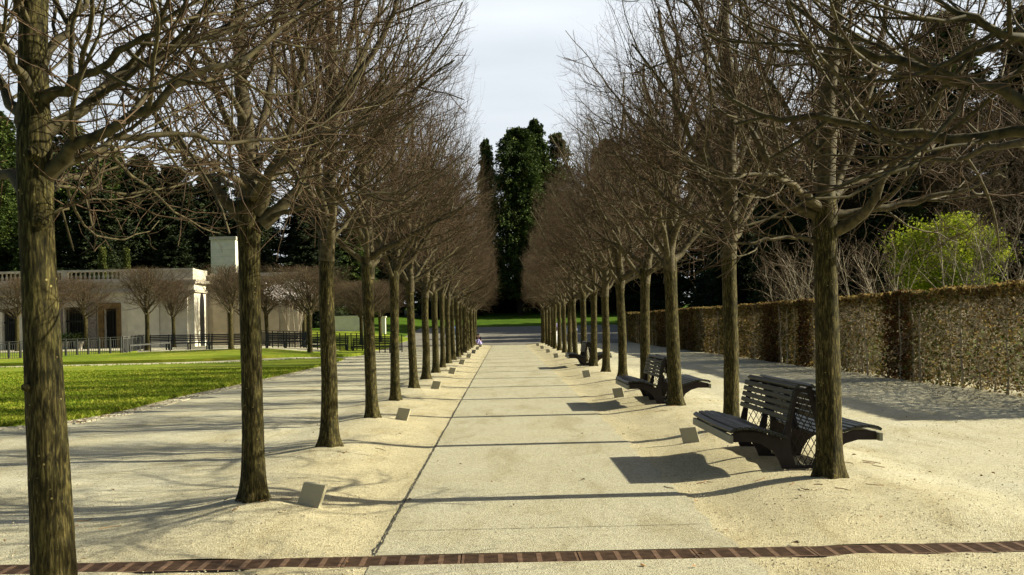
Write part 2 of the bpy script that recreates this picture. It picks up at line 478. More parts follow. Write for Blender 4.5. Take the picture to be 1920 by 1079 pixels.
# the path
def path_piece(name, y0, y1):
    ys = np.array([y for y in YS if y0 + .03 < y < y1 - .03])
    ys = np.r_[y0, ys, y1]
    rs = np.random.RandomState(3)
    xs = np.array([PATH_L, -.5, 0, .5, 1.0, PATH_R])
    X, Y = np.meshgrid(xs, ys)
    Y = Y + shear(X, Y) * (1 if y0 < 20 else 1)
    X[:, -1] += .022*np.sin(Y[:, -1]*7.3) + .018*np.sin(Y[:, -1]*2.9+1) + .01*np.sin(Y[:, -1]*23)
    X[:, 0] += .006*np.sin(Y[:, 0]*17) + .004*np.sin(Y[:, 0]*41)
    Z = np.full_like(X, .006)
    ny, nx = X.shape; idx = np.arange(ny*nx).reshape(ny, nx)
    q = np.stack([idx[:-1,:-1], idx[:-1,1:], idx[1:,1:], idx[1:,:-1]], -1).reshape(-1, 4)
    tag(link(name, mesh_np(name, np.stack([X,Y,Z],-1).reshape(-1,3), [q], M['path'], True)), kind='structure')
path_piece('path', 6.725+DW, PATH_END)
path_piece('path_near', 2.5, 6.725-DW)
# narrow expansion joints: dark sealant strips
jm = simple('joint_sealant', (.07,.065,.05), 0.9, 0.1, 0.4, 30)
def joint(pts, wd):
    b = MB(); P = np.array(pts)
    n = len(P); d = np.gradient(P, axis=0); d /= np.linalg.norm(d, axis=1, keepdims=True)
    nrm = np.stack([-d[:,1], d[:,0]], -1)
    wv = wd*(.6+.4*np.abs(np.sin(np.arange(n)*1.9)+np.sin(np.arange(n)*.7)))[:, None]/2
    V = np.concatenate([P-nrm*wv, P+nrm*wv]); V = np.c_[V, np.full(len(V), .0105)]
    b.add(V, [(i, i+1, n+i+1, n+i) for i in range(n-1)])
    return b
rs = np.random.RandomState(8)
ys = np.r_[np.arange(6.95, 14, .06), np.arange(14, 76, .5)]
j = joint(np.c_[PATH_L-.004+rs.normal(0,.003,len(ys)), ys], .016)
tag(j.build('path_edge_joint', jm), kind='structure')
for yj in (7.72, 17.4, 27.2, 37.0, 46.8):
    xs = np.arange(PATH_L+.03, PATH_R-.05, .06)
    j = joint(np.c_[xs, yj + .02*(xs-PATH_L)*(1 if yj < 10 else .2) + rs.normal(0,.002,len(xs))], .009)
    tag(j.build('path_joint', jm), kind='structure')

# trench under the grates
b = MB()
x0, x1 = -4.6, 4.6
for (o0, o1, z0, z1) in ((-DW, DW, -.3, -.12), (-DW-.02, -DW, -.3, -.002), (DW, DW+.02, -.3, -.002)):
    bot = [(x0, drain_y(x0)+o0, z0), (x1, drain_y(x1)+o0, z0), (x1, drain_y(x1)+o1, z0), (x0, drain_y(x0)+o1, z0)]
    b.hull8(bot, [(p[0], p[1], z1) for p in bot])
tag(b.build('drain_channel', M['channel']), kind='structure')
# the grates, each a casting of six slotted cells
GL = 0.78
def grate_mesh():
    b = MB(); T = .0
    L2, W2, t0, t1 = GL/2-.004, DW-.006, -.03, .002
    b.box(-L2, L2, -W2, -W2+.016, t0, t1); b.box(-L2, L2, W2-.016, W2, t0, t1)
    n = 6; c = (2*L2)/n
    for i in range(n+1):
        x = -L2 + i*c; hw = .017
        a0 = max(x-hw, -L2); a1 = min(x+hw, L2)
        b.box(a0, a1, -W2+.016, W2-.016, t0, t1-.0005)
    for i in range(n):
        xa = -L2 + i*c + .017; xb = xa + c - .034
        m = 8; iw = 2*(W2-.016)
        for k in range(m):
            y = -W2+.016 + iw*(k+.5)/m
            b.box(xa, xb, y-.006, y+.006, t0+.004, t1-.002)
    return b
gm = grate_mesh().mesh('drain_grate', M['grate'])
ords = ['first','second','third','fourth','fifth','sixth','seventh','eighth','ninth','tenth','eleventh','twelfth','thirteenth',
        'fourteenth','fifteenth','sixteenth','seventeenth','eighteenth','nineteenth','twentieth']
ords += ['twenty-'+o for o in ords[:9]] + ['thirtieth'] + ['thirty-'+o for o in ords[:9]]
for i in range(11):
    xc = -1.094 + GL*(i-3) - GL/2 + GL*0
    o = link('drain_grate', gm)
    o.location = (xc, drain_y(xc), 0); o.rotation_euler = (0, 0, math.atan(.019))
    tag(o, 'rusty slotted iron drain grate, %s from the left in the channel across the path' % ords[i], 'drain grate', 'drain grates across the walk')

# lawns, each a raised turf with a rough edge
def smooth_poly(ctrl, n=10):
    P = [Vector(p) for p in ctrl]; out = []
    m = len(P)
    for i in range(m):
        a, b_, c, d = P[i-1], P[i], P[(i+1) % m], P[(i+2) % m]
        for k in range(n):
            t = k/n
            out.append(.5*((2*b_) + (c-a)*t + (2*a-5*b_+4*c-d)*t*t + (3*b_-a-3*c+d)*t**3))
    return [(p.x, p.y) for p in out]
def in_poly(X, Y, poly):
    P = np.array(poly); ins = np.zeros(X.shape, bool); n = len(P)
    for i in range(n):
        x1, y1 = P[i]; x2, y2 = P[(i+1) % n]
        cond = ((y1 > Y) != (y2 > Y)) & (X < (x2-x1)*(Y-y1)/((y2-y1) or 1e-9) + x1)
        ins ^= cond
    return ins
def lawn(name, poly, h, step, blades, seed, mat='lawn'):
    P = np.array(poly)
    xs = np.arange(P[:,0].min(), P[:,0].max()+step, step); ys = np.arange(P[:,1].min(), P[:,1].max()+step, step)
    # strips: clip each grid line to the outline -> mesh through bmesh fill
    bm = bmesh.new()
    vs_ = [bm.verts.new((x, y, Hz(x, y)+h)) for x, y in poly]
    f = bm.faces.new(vs_)
    for x in xs[1:-1]:
        bmesh.ops.bisect_plane(bm, geom=bm.verts[:]+bm.edges[:]+bm.faces[:], plane_co=(x,0,0), plane_no=(1,0,0))
    for y in ys[1:-1]:
        bmesh.ops.bisect_plane(bm, geom=bm.verts[:]+bm.edges[:]+bm.faces[:], plane_co=(0,y,0), plane_no=(0,1,0))
    for v in bm.verts: v.co.z = Hz(v.co.x, v.co.y)+h
    be = [e for e in bm.edges if e.is_boundary]
    r = bmesh.ops.extrude_edge_only(bm, edges=be)
    for v in r['geom']:
        if isinstance(v, bmesh.types.BMVert): v.co.z -= h+.03
    me = bpy.data.meshes.new(name); bm.normal_update(); bm.to_mesh(me); bm.free()
    me.materials.append(M[mat])
    o = tag(link(name, me), kind='structure')
    if blades:
        rs = np.random.RandomState(seed)
        pts = []
        n, ymax, size = blades
        while sum(len(p) for p in pts) < n:
            X = rs.uniform(P[:,0].min(), P[:,0].max(), n*2); u = rs.rand(n*2)
            y0 = P[:,1].min(); Y = y0 + (ymax-y0)*u**1.7
            k = in_poly(X, Y, poly) & (np.abs(X) < Y*.55)
            pts.append(np.c_[X[k], Y[k]])
        Q = np.concatenate(pts)[:n]
        # a fringe hanging over the edge
        e = []
        for i in range(len(P)):
            a, c = P[i], P[(i+1) % len(P)]
            L = np.hypot(*(c-a)); m = int(L*(150 if a[1] < 30 else 50))
            if abs(a[0]) < a[1]*.6+1 and a[1] < 50:
                tt = rs.rand(m)[:, None]; e.append(a+(c-a)*tt+rs.normal(0, .05, (m, 2)))
        edge = np.concatenate(e) if e else np.zeros((0, 2))
        nb = len(Q); Q = np.r_[Q, edge]
        fr = np.r_[np.zeros(nb), np.ones(len(edge))]
        z = H(Q[:,0], Q[:,1]) + h - fr*rs.rand(len(Q))*.03
        hgt = size*(.6+.8*rs.rand(len(Q)))*(1+.7*fr); az = rs.rand(len(Q))*6.28
        wd = .006+.0006*Q[:,1]
        base = np.c_[Q, z]
        dx = np.c_[np.cos(az)*wd, np.sin(az)*wd, 0*az]; ln = rs.normal(0, .5, (len(Q), 2))*hgt[:, None]
        tip = base + np.c_[ln, hgt]
        V = np.stack([base-dx, base+dx, tip], 1).reshape(-1, 3)
        T = np.arange(len(V)).reshape(-1, 3)
        g = link('grass', mesh_np('grass', V, [T], M['grass_blade']))
        tag(g, 'mown green turf blades of the lawn left of the walk' if name == 'lawn' else 'turf blades of the narrow far lawn strip', 'grass', kind='stuff')
    return o
lawn_poly = smooth_poly([(-7.45, 40), (-7.5, 30), (-7.62, 24), (-7.5, 20.2), (-7.65, 18.2), (-8.3, 17.05), (-10.5, 16.7), (-15, 16.6), (-24, 17), (-34, 20),
                         (-36, 30), (-34, 44), (-28, 45.0), (-20, 45.9), (-13, 46.8), (-9.5, 50.5), (-7.9, 50)], 8)
lawn('lawn', lawn_poly, .055, 1.6, (60000, 40, .035), 1)
strip_poly = smooth_poly([(-36, 48.4), (-28, 48.6), (-20, 49.0), (-13.5, 49.8), (-9.8, 52.8), (-8.0, 55), (-8.2, 61), (-9.5, 62), (-10.6, 55.5), (-14, 54.4), (-20, 53.0), (-26, 50.9), (-34, 50.2)], 6)
lawn('lawn_strip', strip_poly, .15, 1.6, None, 2)
yard_poly = smooth_poly([(-34, 51.5), (-26, 52.2), (-20.5, 54.2), (-21, 58), (-25, 60), (-36, 59)], 5)
lawn('fenced_lawn', yard_poly, .05, 2.0, None, 3)
far_poly = smooth_poly([(-8.6, 66), (-8.6, 80), (-9.2, 92), (-22, 100), (-30, 100), (-14, 78), (-12.5, 66)], 5)
lawn('far_lawn', far_poly, .06, 3.0, None, 4)

# cobbled gutter beside the lawn
def cobbles():
    rs = np.random.RandomState(11)
    b = MB()
    base = [(p, q) for p, q in smooth_poly([(-7.45,46),(-7.45, 40), (-7.5, 30), (-7.62, 24), (-7.5, 20.2), (-7.65, 18.2), (-8.3, 17.05), (-10.5, 16.7), (-13, 16.6), (-16, 16.6), (-16.1,16.7)], 30)]
    base = [p for p in base if not (p[0] < -9 and p[1] > 18)]
    P = np.array(base[30:-40])
    d = np.gradient(P, axis=0); d /= np.linalg.norm(d, axis=1, keepdims=True)
    nr = np.stack([-d[:,1], d[:,0]], -1)
    s = np.r_[0, np.cumsum(np.linalg.norm(np.diff(P, axis=0), axis=1))]
    for row in range(4):
        t = rs.rand()*.1
        while t < s[-1]-.3:
            L = rs.uniform(.10, .17)
            p = np.array([np.interp(t+L/2, s, P[:,0]), np.interp(t+L/2, s, P[:,1])])
            dd = np.array([np.interp(t+L/2, s, d[:,0]), np.interp(t+L/2, s, d[:,1])]); nn = np.array([-dd[1], dd[0]])
            off = .07 + row*.115
            side = 1.0
            c = p + nn*off*side
            if c[1] < 44:
                z = Hz(*c) + rs.uniform(.006, .016); a = dd*(L/2-.008); q = nn*.05
                cs = [c-a-q, c+a-q, c+a+q, c-a+q]
                top = [(*(c+(k-c)*.86), z) for k in cs]; bot = [(*k, z-.05) for k in cs]
                b.hull8(bot, top)
            t += L
    return b
cob = cobbles()
tag(cob.build('cobble_gutter', simple('cobble', (.44,.40,.28), .9, .15, .25, 9, .4)), kind='structure')

# small stones on the gravel, dead leaves: nobody could count them
def scatter_gravel(n, sizes, mat, name, label, cat, seed, flat=.6):
    rs = np.random.RandomState(seed)
    Y = 5.3 + 16*rs.rand(n)**2.0
    X = rs.uniform(-1, 1, n)*Y*.56
    k = (np.abs(Y-drain_y(X)) > DW+.01) & ((X < PATH_L) | (X > PATH_R-.05) | (rs.rand(n) < .10))
    X, Y = X[k], Y[k]; n = len(X)
    s = rs.uniform(sizes[0], sizes[1], n)*rs.choice([1, 1, 1, 1.6], n)
    oct_ = np.array([(1,0,0),(0,1,0),(-1,0,0),(0,-1,0),(0,0,1),(0,0,-1)], float)
    V = oct_[None]*(.7+.6*rs.rand(n,6,1)); az = rs.rand(n)*6.28
    c, sn = np.cos(az)[:,None], np.sin(az)[:,None]
    R = np.stack([V[...,0]*c-V[...,1]*sn, V[...,0]*sn+V[...,1]*c, V[...,2]*flat], -1)*s[:,None,None]
    R += np.stack([X, Y, H(X, Y)+s*.25+.004], -1)[:,None,:]
    F = np.array([(0,1,4),(1,2,4),(2,3,4),(3,0,4),(1,0,5),(2,1,5),(3,2,5),(0,3,5)])
    T = (F[None]+(np.arange(n)*6)[:,None,None]).reshape(-1,3)
    tag(link(name, mesh_np(name, R.reshape(-1,3), [T], mat)), label, cat, kind='stuff')
M['stone'] = leaf_mat('gravel_stone', [(.25,.21,.13), (.46,.40,.26), (.6,.55,.42)], 3.0, transl=0)
scatter_gravel(26000, (.0025, .0065), M['stone'], 'gravel_stones', 'loose pale stones strewn over the gravel near the walk', 'gravel', 21)
def litter(n, seed, xr, yr, pw=1.5):
    rs = np.random.RandomState(seed)
    Y = yr[0]+(yr[1]-yr[0])*rs.rand(n)**pw; X = rs.uniform(*xr, n)
    s = rs.uniform(.012, .032, n); az = rs.rand(n)*6.28
    a = np.c_[np.cos(az), np.sin(az)]; bb = np.c_[-np.sin(az), np.cos(az)]
    z = H(X, Y)+.012
    P0 = np.c_[X, Y]
    V = np.stack([np.c_[P0-a*s[:,None], z], np.c_[P0+bb*s[:,None]*.6, z+rs.rand(n)*.02], np.c_[P0+a*s[:,None], z+rs.rand(n)*.012], np.c_[P0-bb*s[:,None]*.6, z+rs.rand(n)*.02], ], 1)
    Q = np.arange(n*4).reshape(-1, 4)
    T = np.r_[Q[:, [0,1,2]], Q[:, [0,2,3]]]
    return V.reshape(-1,3), T
V1, T1 = litter(70, 1, (-4, 5), (6.3, 20)); V2, T2 = litter(700, 2, (8.3, 9.8), (16, 60)); V3, T3 = litter(60, 6, (3.4, 9), (8, 22))
V4, T4 = litter(500, 9, (-7.6, -7.15), (17.5, 42))
Vs = [V1, V2, V3, V4]; Ts = []; o_ = 0
for v, t_ in zip(Vs, (T1, T2, T3, T4)): Ts.append(t_+o_); o_ += len(v)
rl = np.random.RandomState(77)                 # a few fallen twigs among the leaves
for x_, y_, n_ in [(2.75, 9.0, 7), (2.9, 17.0, 3), (-2.0, 8.4, 5), (-2.1, 12.0, 5), (3.6, 10.4, 5), (-3.4, 8.2, 4), (1.9, 9.6, 4)]:
    for _ in range(n_):
        p0 = np.array([x_, y_])+rl.normal(0, .22, 2); a_ = rl.rand()*6.28; L_ = rl.uniform(.05, .22)
        P_ = [(*(p0+np.array([math.cos(a_+k*.2), math.sin(a_+k*.2)])*L_*k/3), 0) for k in range(4)]
        P_ = [(q[0], q[1], Hz(q[0], q[1])+.010) for q in P_]
        v_, q_ = tubes_np(np.array([P_]), np.full((1, 4), .0035), 4)
        Vs.append(v_); Ts.append(np.r_[q_[:, [0,1,2]], q_[:, [0,2,3]]]+o_); o_ += len(v_)
tag(link('leaf_litter', mesh_np('leaf_litter', np.concatenate(Vs), [np.concatenate(Ts)], M['litter'])),
    'scattered dry brown leaves and twigs lying on the gravel and by the hedge', 'leaf litter', kind='stuff')

# ------------------------------------------------------------------ bare lindens
def nrm(a): return a/(np.linalg.norm(a, axis=-1, keepdims=True)+1e-9)
class Env:
    def __init__(s, wx, wy, h, zb=2.05, taper=0.0, wxneg=None):
        s.wx, s.wy, s.h, s.zb, s.taper = wx, wy, h, zb, taper
        s.wxneg = wx if wxneg is None else wxneg
    def inside(s, P, j):
        f = np.clip(.72+(P[...,2]-s.zb)/.9*.28, 0, 1)*(1-s.taper*np.clip((P[...,2]-s.zb-1)/(s.h-s.zb), 0, 1))
        x = P[...,0]; lim = np.where(x > 0, s.wx, s.wxneg)
        return ((np.abs(x) < lim*f*j) & (np.abs(P[...,1]) < s.wy*f*j) & (P[...,2] < s.h*(1-(1-j)*.5)) & (P[...,2] > s.zb-.12))
def grow(P0, D0, L, r0, r1, n, wander, up, out, env, rs, sag=0.0):
    B = len(P0); P = P0.copy(); D = nrm(D0)
    j = rs.normal(1.0, .03, B)
    alive = np.ones(B, bool)
    pts = [P.copy()]; al = [alive.copy()]
    step = (L/n)[:, None]
    for i in range(n):
        radial = nrm(np.c_[P[:,0], P[:,1]*.8, 0*P[:,2]])
        D = nrm(D + rs.normal(0, wander, D.shape) + np.array([0,0,1])*(up*(i/n+.3)) + radial*out - np.array([0,0,1])*sag*(1-i/n))
        newP = P + D*step
        alive = alive & env.inside(newP, j)
        P = np.where(alive[:, None], newP, P+D*step*.02)
        pts.append(P.copy()); al.append(alive.copy())
    pts = np.stack(pts, 1)
    rr = np.linspace(0, 1, n+1)[None, :]
    R = r0[:, None]*(1-rr)+r1[:, None]*rr
    af = np.stack(al, 1).sum(1)-1
    return pts, R, af
def kids(pts, R, af, c, t0, ang, rs, flat=0.35):
    """c children per parent -> start points, directions, parent radius, parent t"""
    B, n1, _ = pts.shape; n = n1-1
    u = (np.arange(c)[None, :]+rs.rand(B, c))/c
    t = (t0+(1-t0)*u)
    tf = t*n
    ok = tf < (af[:, None]+.02)
    bi, ki = np.nonzero(ok)
    tv = tf[bi, ki]; i0 = np.minimum(tv.astype(int), n-1); f = (tv-i0)[:, None]
    P = pts[bi, i0]*(1-f)+pts[bi, i0+1]*f
    T = nrm(pts[bi, i0+1]-pts[bi, i0])
    rp = R[bi, i0]*(1-f[:,0])+R[bi, i0+1]*f[:,0]
    a = rs.normal(ang[0], ang[1], len(bi))
    rnd = rs.normal(0, 1, T.shape); rnd[:, 2] *= flat
    perp = nrm(rnd-T*(rnd*T).sum(1, keepdims=True))
    D = T*np.cos(a)[:, None]+perp*np.sin(a)[:, None]
    return P, D, rp, t[bi, ki]
def resample(poly, n):
    P = np.array(poly, float)
    # Catmull-Rom through the control points
    Q = np.r_[[2*P[0]-P[1]], P, [2*P[-1]-P[-2]]]
    out = []
    for i in range(1, len(Q)-2):
        a, b_, c, d = Q[i-1], Q[i], Q[i+1], Q[i+2]
        for k in range(8):
            t = k/8
            out.append(.5*(2*b_+(c-a)*t+(2*a-5*b_+4*c-d)*t*t+(3*b_-a-3*c+d)*t**3))
    out.append(P[-1]); out = np.array(out)
    s = np.r_[0, np.cumsum(np.linalg.norm(np.diff(out, axis=0), axis=1))]
    x = np.linspace(0, s[-1], n)
    return np.stack([np.interp(x, s, out[:, k]) for k in range(3)], -1), s[-1]
def random_scaffold(rs, env, trunk_r, nl=15, fork=2.35):
    """leaders and limbs sweeping up and out of the fork"""
    S = []
    p = np.array([0, 0, fork-.15]); lead = [p]
    while p[2] < env.h-.25:
        p = p+np.array([rs.normal(0, .05), rs.normal(0, .05), .45]); lead.append(p)
    S.append((np.array(lead), trunk_r*.98))
    az = rs.rand()*6.28
    for i in range(nl):
        az += 2.4+rs.normal(0, .3)
        u = i/nl
        z = fork-.08+u**1.5*(env.h-fork)*.62+rs.rand()*.06
        el = rad(24+36*u+rs.normal(0, 11)) if i > 3 else rad(rs.uniform(28, 62))
        if i % 5 == 4: el = rad(rs.uniform(62, 76))
        L = rs.uniform(1.6, 2.6)*(1-.35*u)
        if el > rad(60): L = (env.h-z)*1.0
        d = np.array([math.cos(az)*math.cos(el), math.sin(az)*math.cos(el), math.sin(el)])
        i0 = min(range(len(lead)), key=lambda k: abs(lead[k][2]-z)); q = np.array([lead[i0][0], lead[i0][1], z])
        pts = [q]; bend = rs.normal(0, .06, 3); bend[2] = rs.uniform(.0, .13)
        for k in range(7):
            d = nrm(d+bend+rs.normal(0, .07, 3)); q = q+d*L/7; pts.append(q)
        S.append((np.array(pts), trunk_r*rs.uniform(.34, .62)*(1-.35*u)))
    return S
def crown_meshes(scaf, env, seed, dens=1.0, name='linden', mats=('limb', 'twig'), fine=1.0):
    rs = np.random.RandomState(seed)
    limbs = []; V_l = []; F_l = []; nl = 0
    V_t = []; F_t = []; nt_ = 0
    def addl(P, R, s):
        nonlocal nl
        v, q = tubes_np(P, R, s); V_l.append(v); F_l.append(q+nl); nl += len(v)
    def addt(P, R, s):
        nonlocal nt_
        v, q = tubes_np(P, R, s); V_t.append(v); F_t.append(q+nt_); nt_ += len(v)
    n0 = 14
    P0, R0, L0 = [], [], []
    for pts, r in scaf:
        p, L = resample(pts, n0)
        p[1:-1] += rs.normal(0, .012, (n0-2, 3))
        P0.append(p); R0.append(np.linspace(r, max(r*.26, .007), n0)**1.0); L0.append(L)
    P0 = np.array(P0); R0 = np.array(R0); L0 = np.array(L0)
    R0[1:, 0] *= 1.35; R0[1:, 1] *= 1.1
    # knobbly bark
    Rk = R0*(1+rs.normal(0, .05, R0.shape))
    addl(P0, Rk, 8)
    # extension of each limb
    T = nrm(P0[:, -1]-P0[:, -2])
    pe, re, ae = grow(P0[:, -1], T, np.full(len(P0), .9), R0[:, -1], R0[:, -1]*.4, 6, .14, .12, .03, env, rs)
    addl(pe, re, 5)
    nin = 13
    af0 = np.full(len(P0), n0-1)
    c1 = int(round(8.5*dens))
    A = [kids(P0, R0, af0, c1, .16, (rad(50), .22), rs, .5), kids(pe, re, ae, 4, .1, (rad(44), .2), rs, .6)]
    P = np.concatenate([a[0] for a in A]); D = np.concatenate([a[1] for a in A]); rp = np.concatenate([a[2] for a in A]); tt = np.concatenate([a[3] for a in A])
    L = rs.uniform(.8, 2.0, len(P))*(1.1-.4*tt)
    r = np.minimum(rp*.62, rs.uniform(.009, .018, len(P)))
    p1, r1, a1 = grow(P, D, L, r, r*.32, 9, .12, .17, .03, env, rs)
    addl(p1, r1, 5)
    P, D, rp, tt = kids(p1, r1, a1, int(round(5.5*dens)), .08, (rad(50), .25), rs, .7)
    L = rs.uniform(.35, 1.1, len(P))*(1.1-.4*tt); r = np.minimum(rp*.65, .0064)*rs.uniform(.7, 1.1, len(P))
    p2, r2, a2 = grow(P, D, L, r, r*.45, 6, .16, .12, .04, env, rs)
    addt(p2, r2*fine, 4)
    P, D, rp, tt = kids(p2, r2, a2, int(round(4.0*dens)), .05, (rad(46), .25), rs, .8)
    L = rs.uniform(.15, .55, len(P)); r = np.minimum(rp*.75, .0034)
    p3, r3, a3 = grow(P, D, L, r, r*.55, 3, .15, .10, .05, env, rs)
    addt(p3, r3*fine, 3)
    # spurs straight off the limbs
    P, D, rp, tt = kids(P0, R0, af0, int(15*dens), .1, (rad(65), .3), rs, 1.0)
    L = rs.uniform(.1, .55, len(P)); r = np.full(len(P), .0042)
    p4, r4, a4 = grow(P, D, L, r, r*.5, 4, .25, .1, 0, env, rs)
    addt(p4, r4*fine, 3)
    ml = mesh_np(name+'_limbs', np.concatenate(V_l), [np.concatenate(F_l)], M[mats[0]], True)
    mt = mesh_np(name+'_twigs', np.concatenate(V_t), [np.concatenate(F_t)], M[mats[1]], True)
    return ml, mt
def trunk_mesh(name, r, h, seed, path=None, mat='bark', flare=.045, top=.9, sides=28, swell_z=None):
    rs = np.random.RandomState(seed)
    zs = np.r_[-.12, np.linspace(0, .35, 8)[0:], np.linspace(.42, h, 40)]
    a = np.arange(sides)*2*PI/sides
    ph = rs.uniform(0, 6.28, 8); kz = rs.uniform(.8, 5, 8); ka = rs.randint(1, 6, 8)
    V = []
    for z in zs:
        rr = r*(1-(1-top)*max(0, z)/h) + flare*math.exp(-max(0, z)/.16)
        lump = sum(math.sin(kz[k]*z+ph[k])*np.cos(ka[k]*a+ph[k]*2) for k in range(8))*.015
        root = 1+.16*math.exp(-max(0, z)/.10)*np.cos(5*a+ph[0])
        swell = .13*math.exp(-((z-(h-.10 if swell_z is None else swell_z))/.25)**2)
        ring = rr*(1+lump)*root*(1+swell) + rs.normal(0, .0009, sides)
        cx = cy = 0.0
        if path is not None: cx = np.interp(z, path[0], path[1]); cy = np.interp(z, path[0], path[2])
        V.append(np.c_[cx+ring*np.cos(a), cy+ring*np.sin(a), np.full(sides, z)])
    V = np.concatenate(V); n = len(zs)
    i = np.arange(n-1)[:, None]*sides; jj = np.arange(sides)[None]; j2 = (jj+1) % sides
    Q = np.stack(np.broadcast_arrays(i+jj, i+j2, i+sides+j2, i+sides+jj), -1).reshape(-1, 4)
    c = len(V); V = np.r_[V, [[V[-sides:, 0].mean(), V[-sides:, 1].mean(), h+.02]]]
    T = np.array([((n-1)*sides+k, (n-1)*sides+(k+1) % sides, c) for k in range(sides)])
    return mesh_np(name, V, [Q, T], M[mat], True)

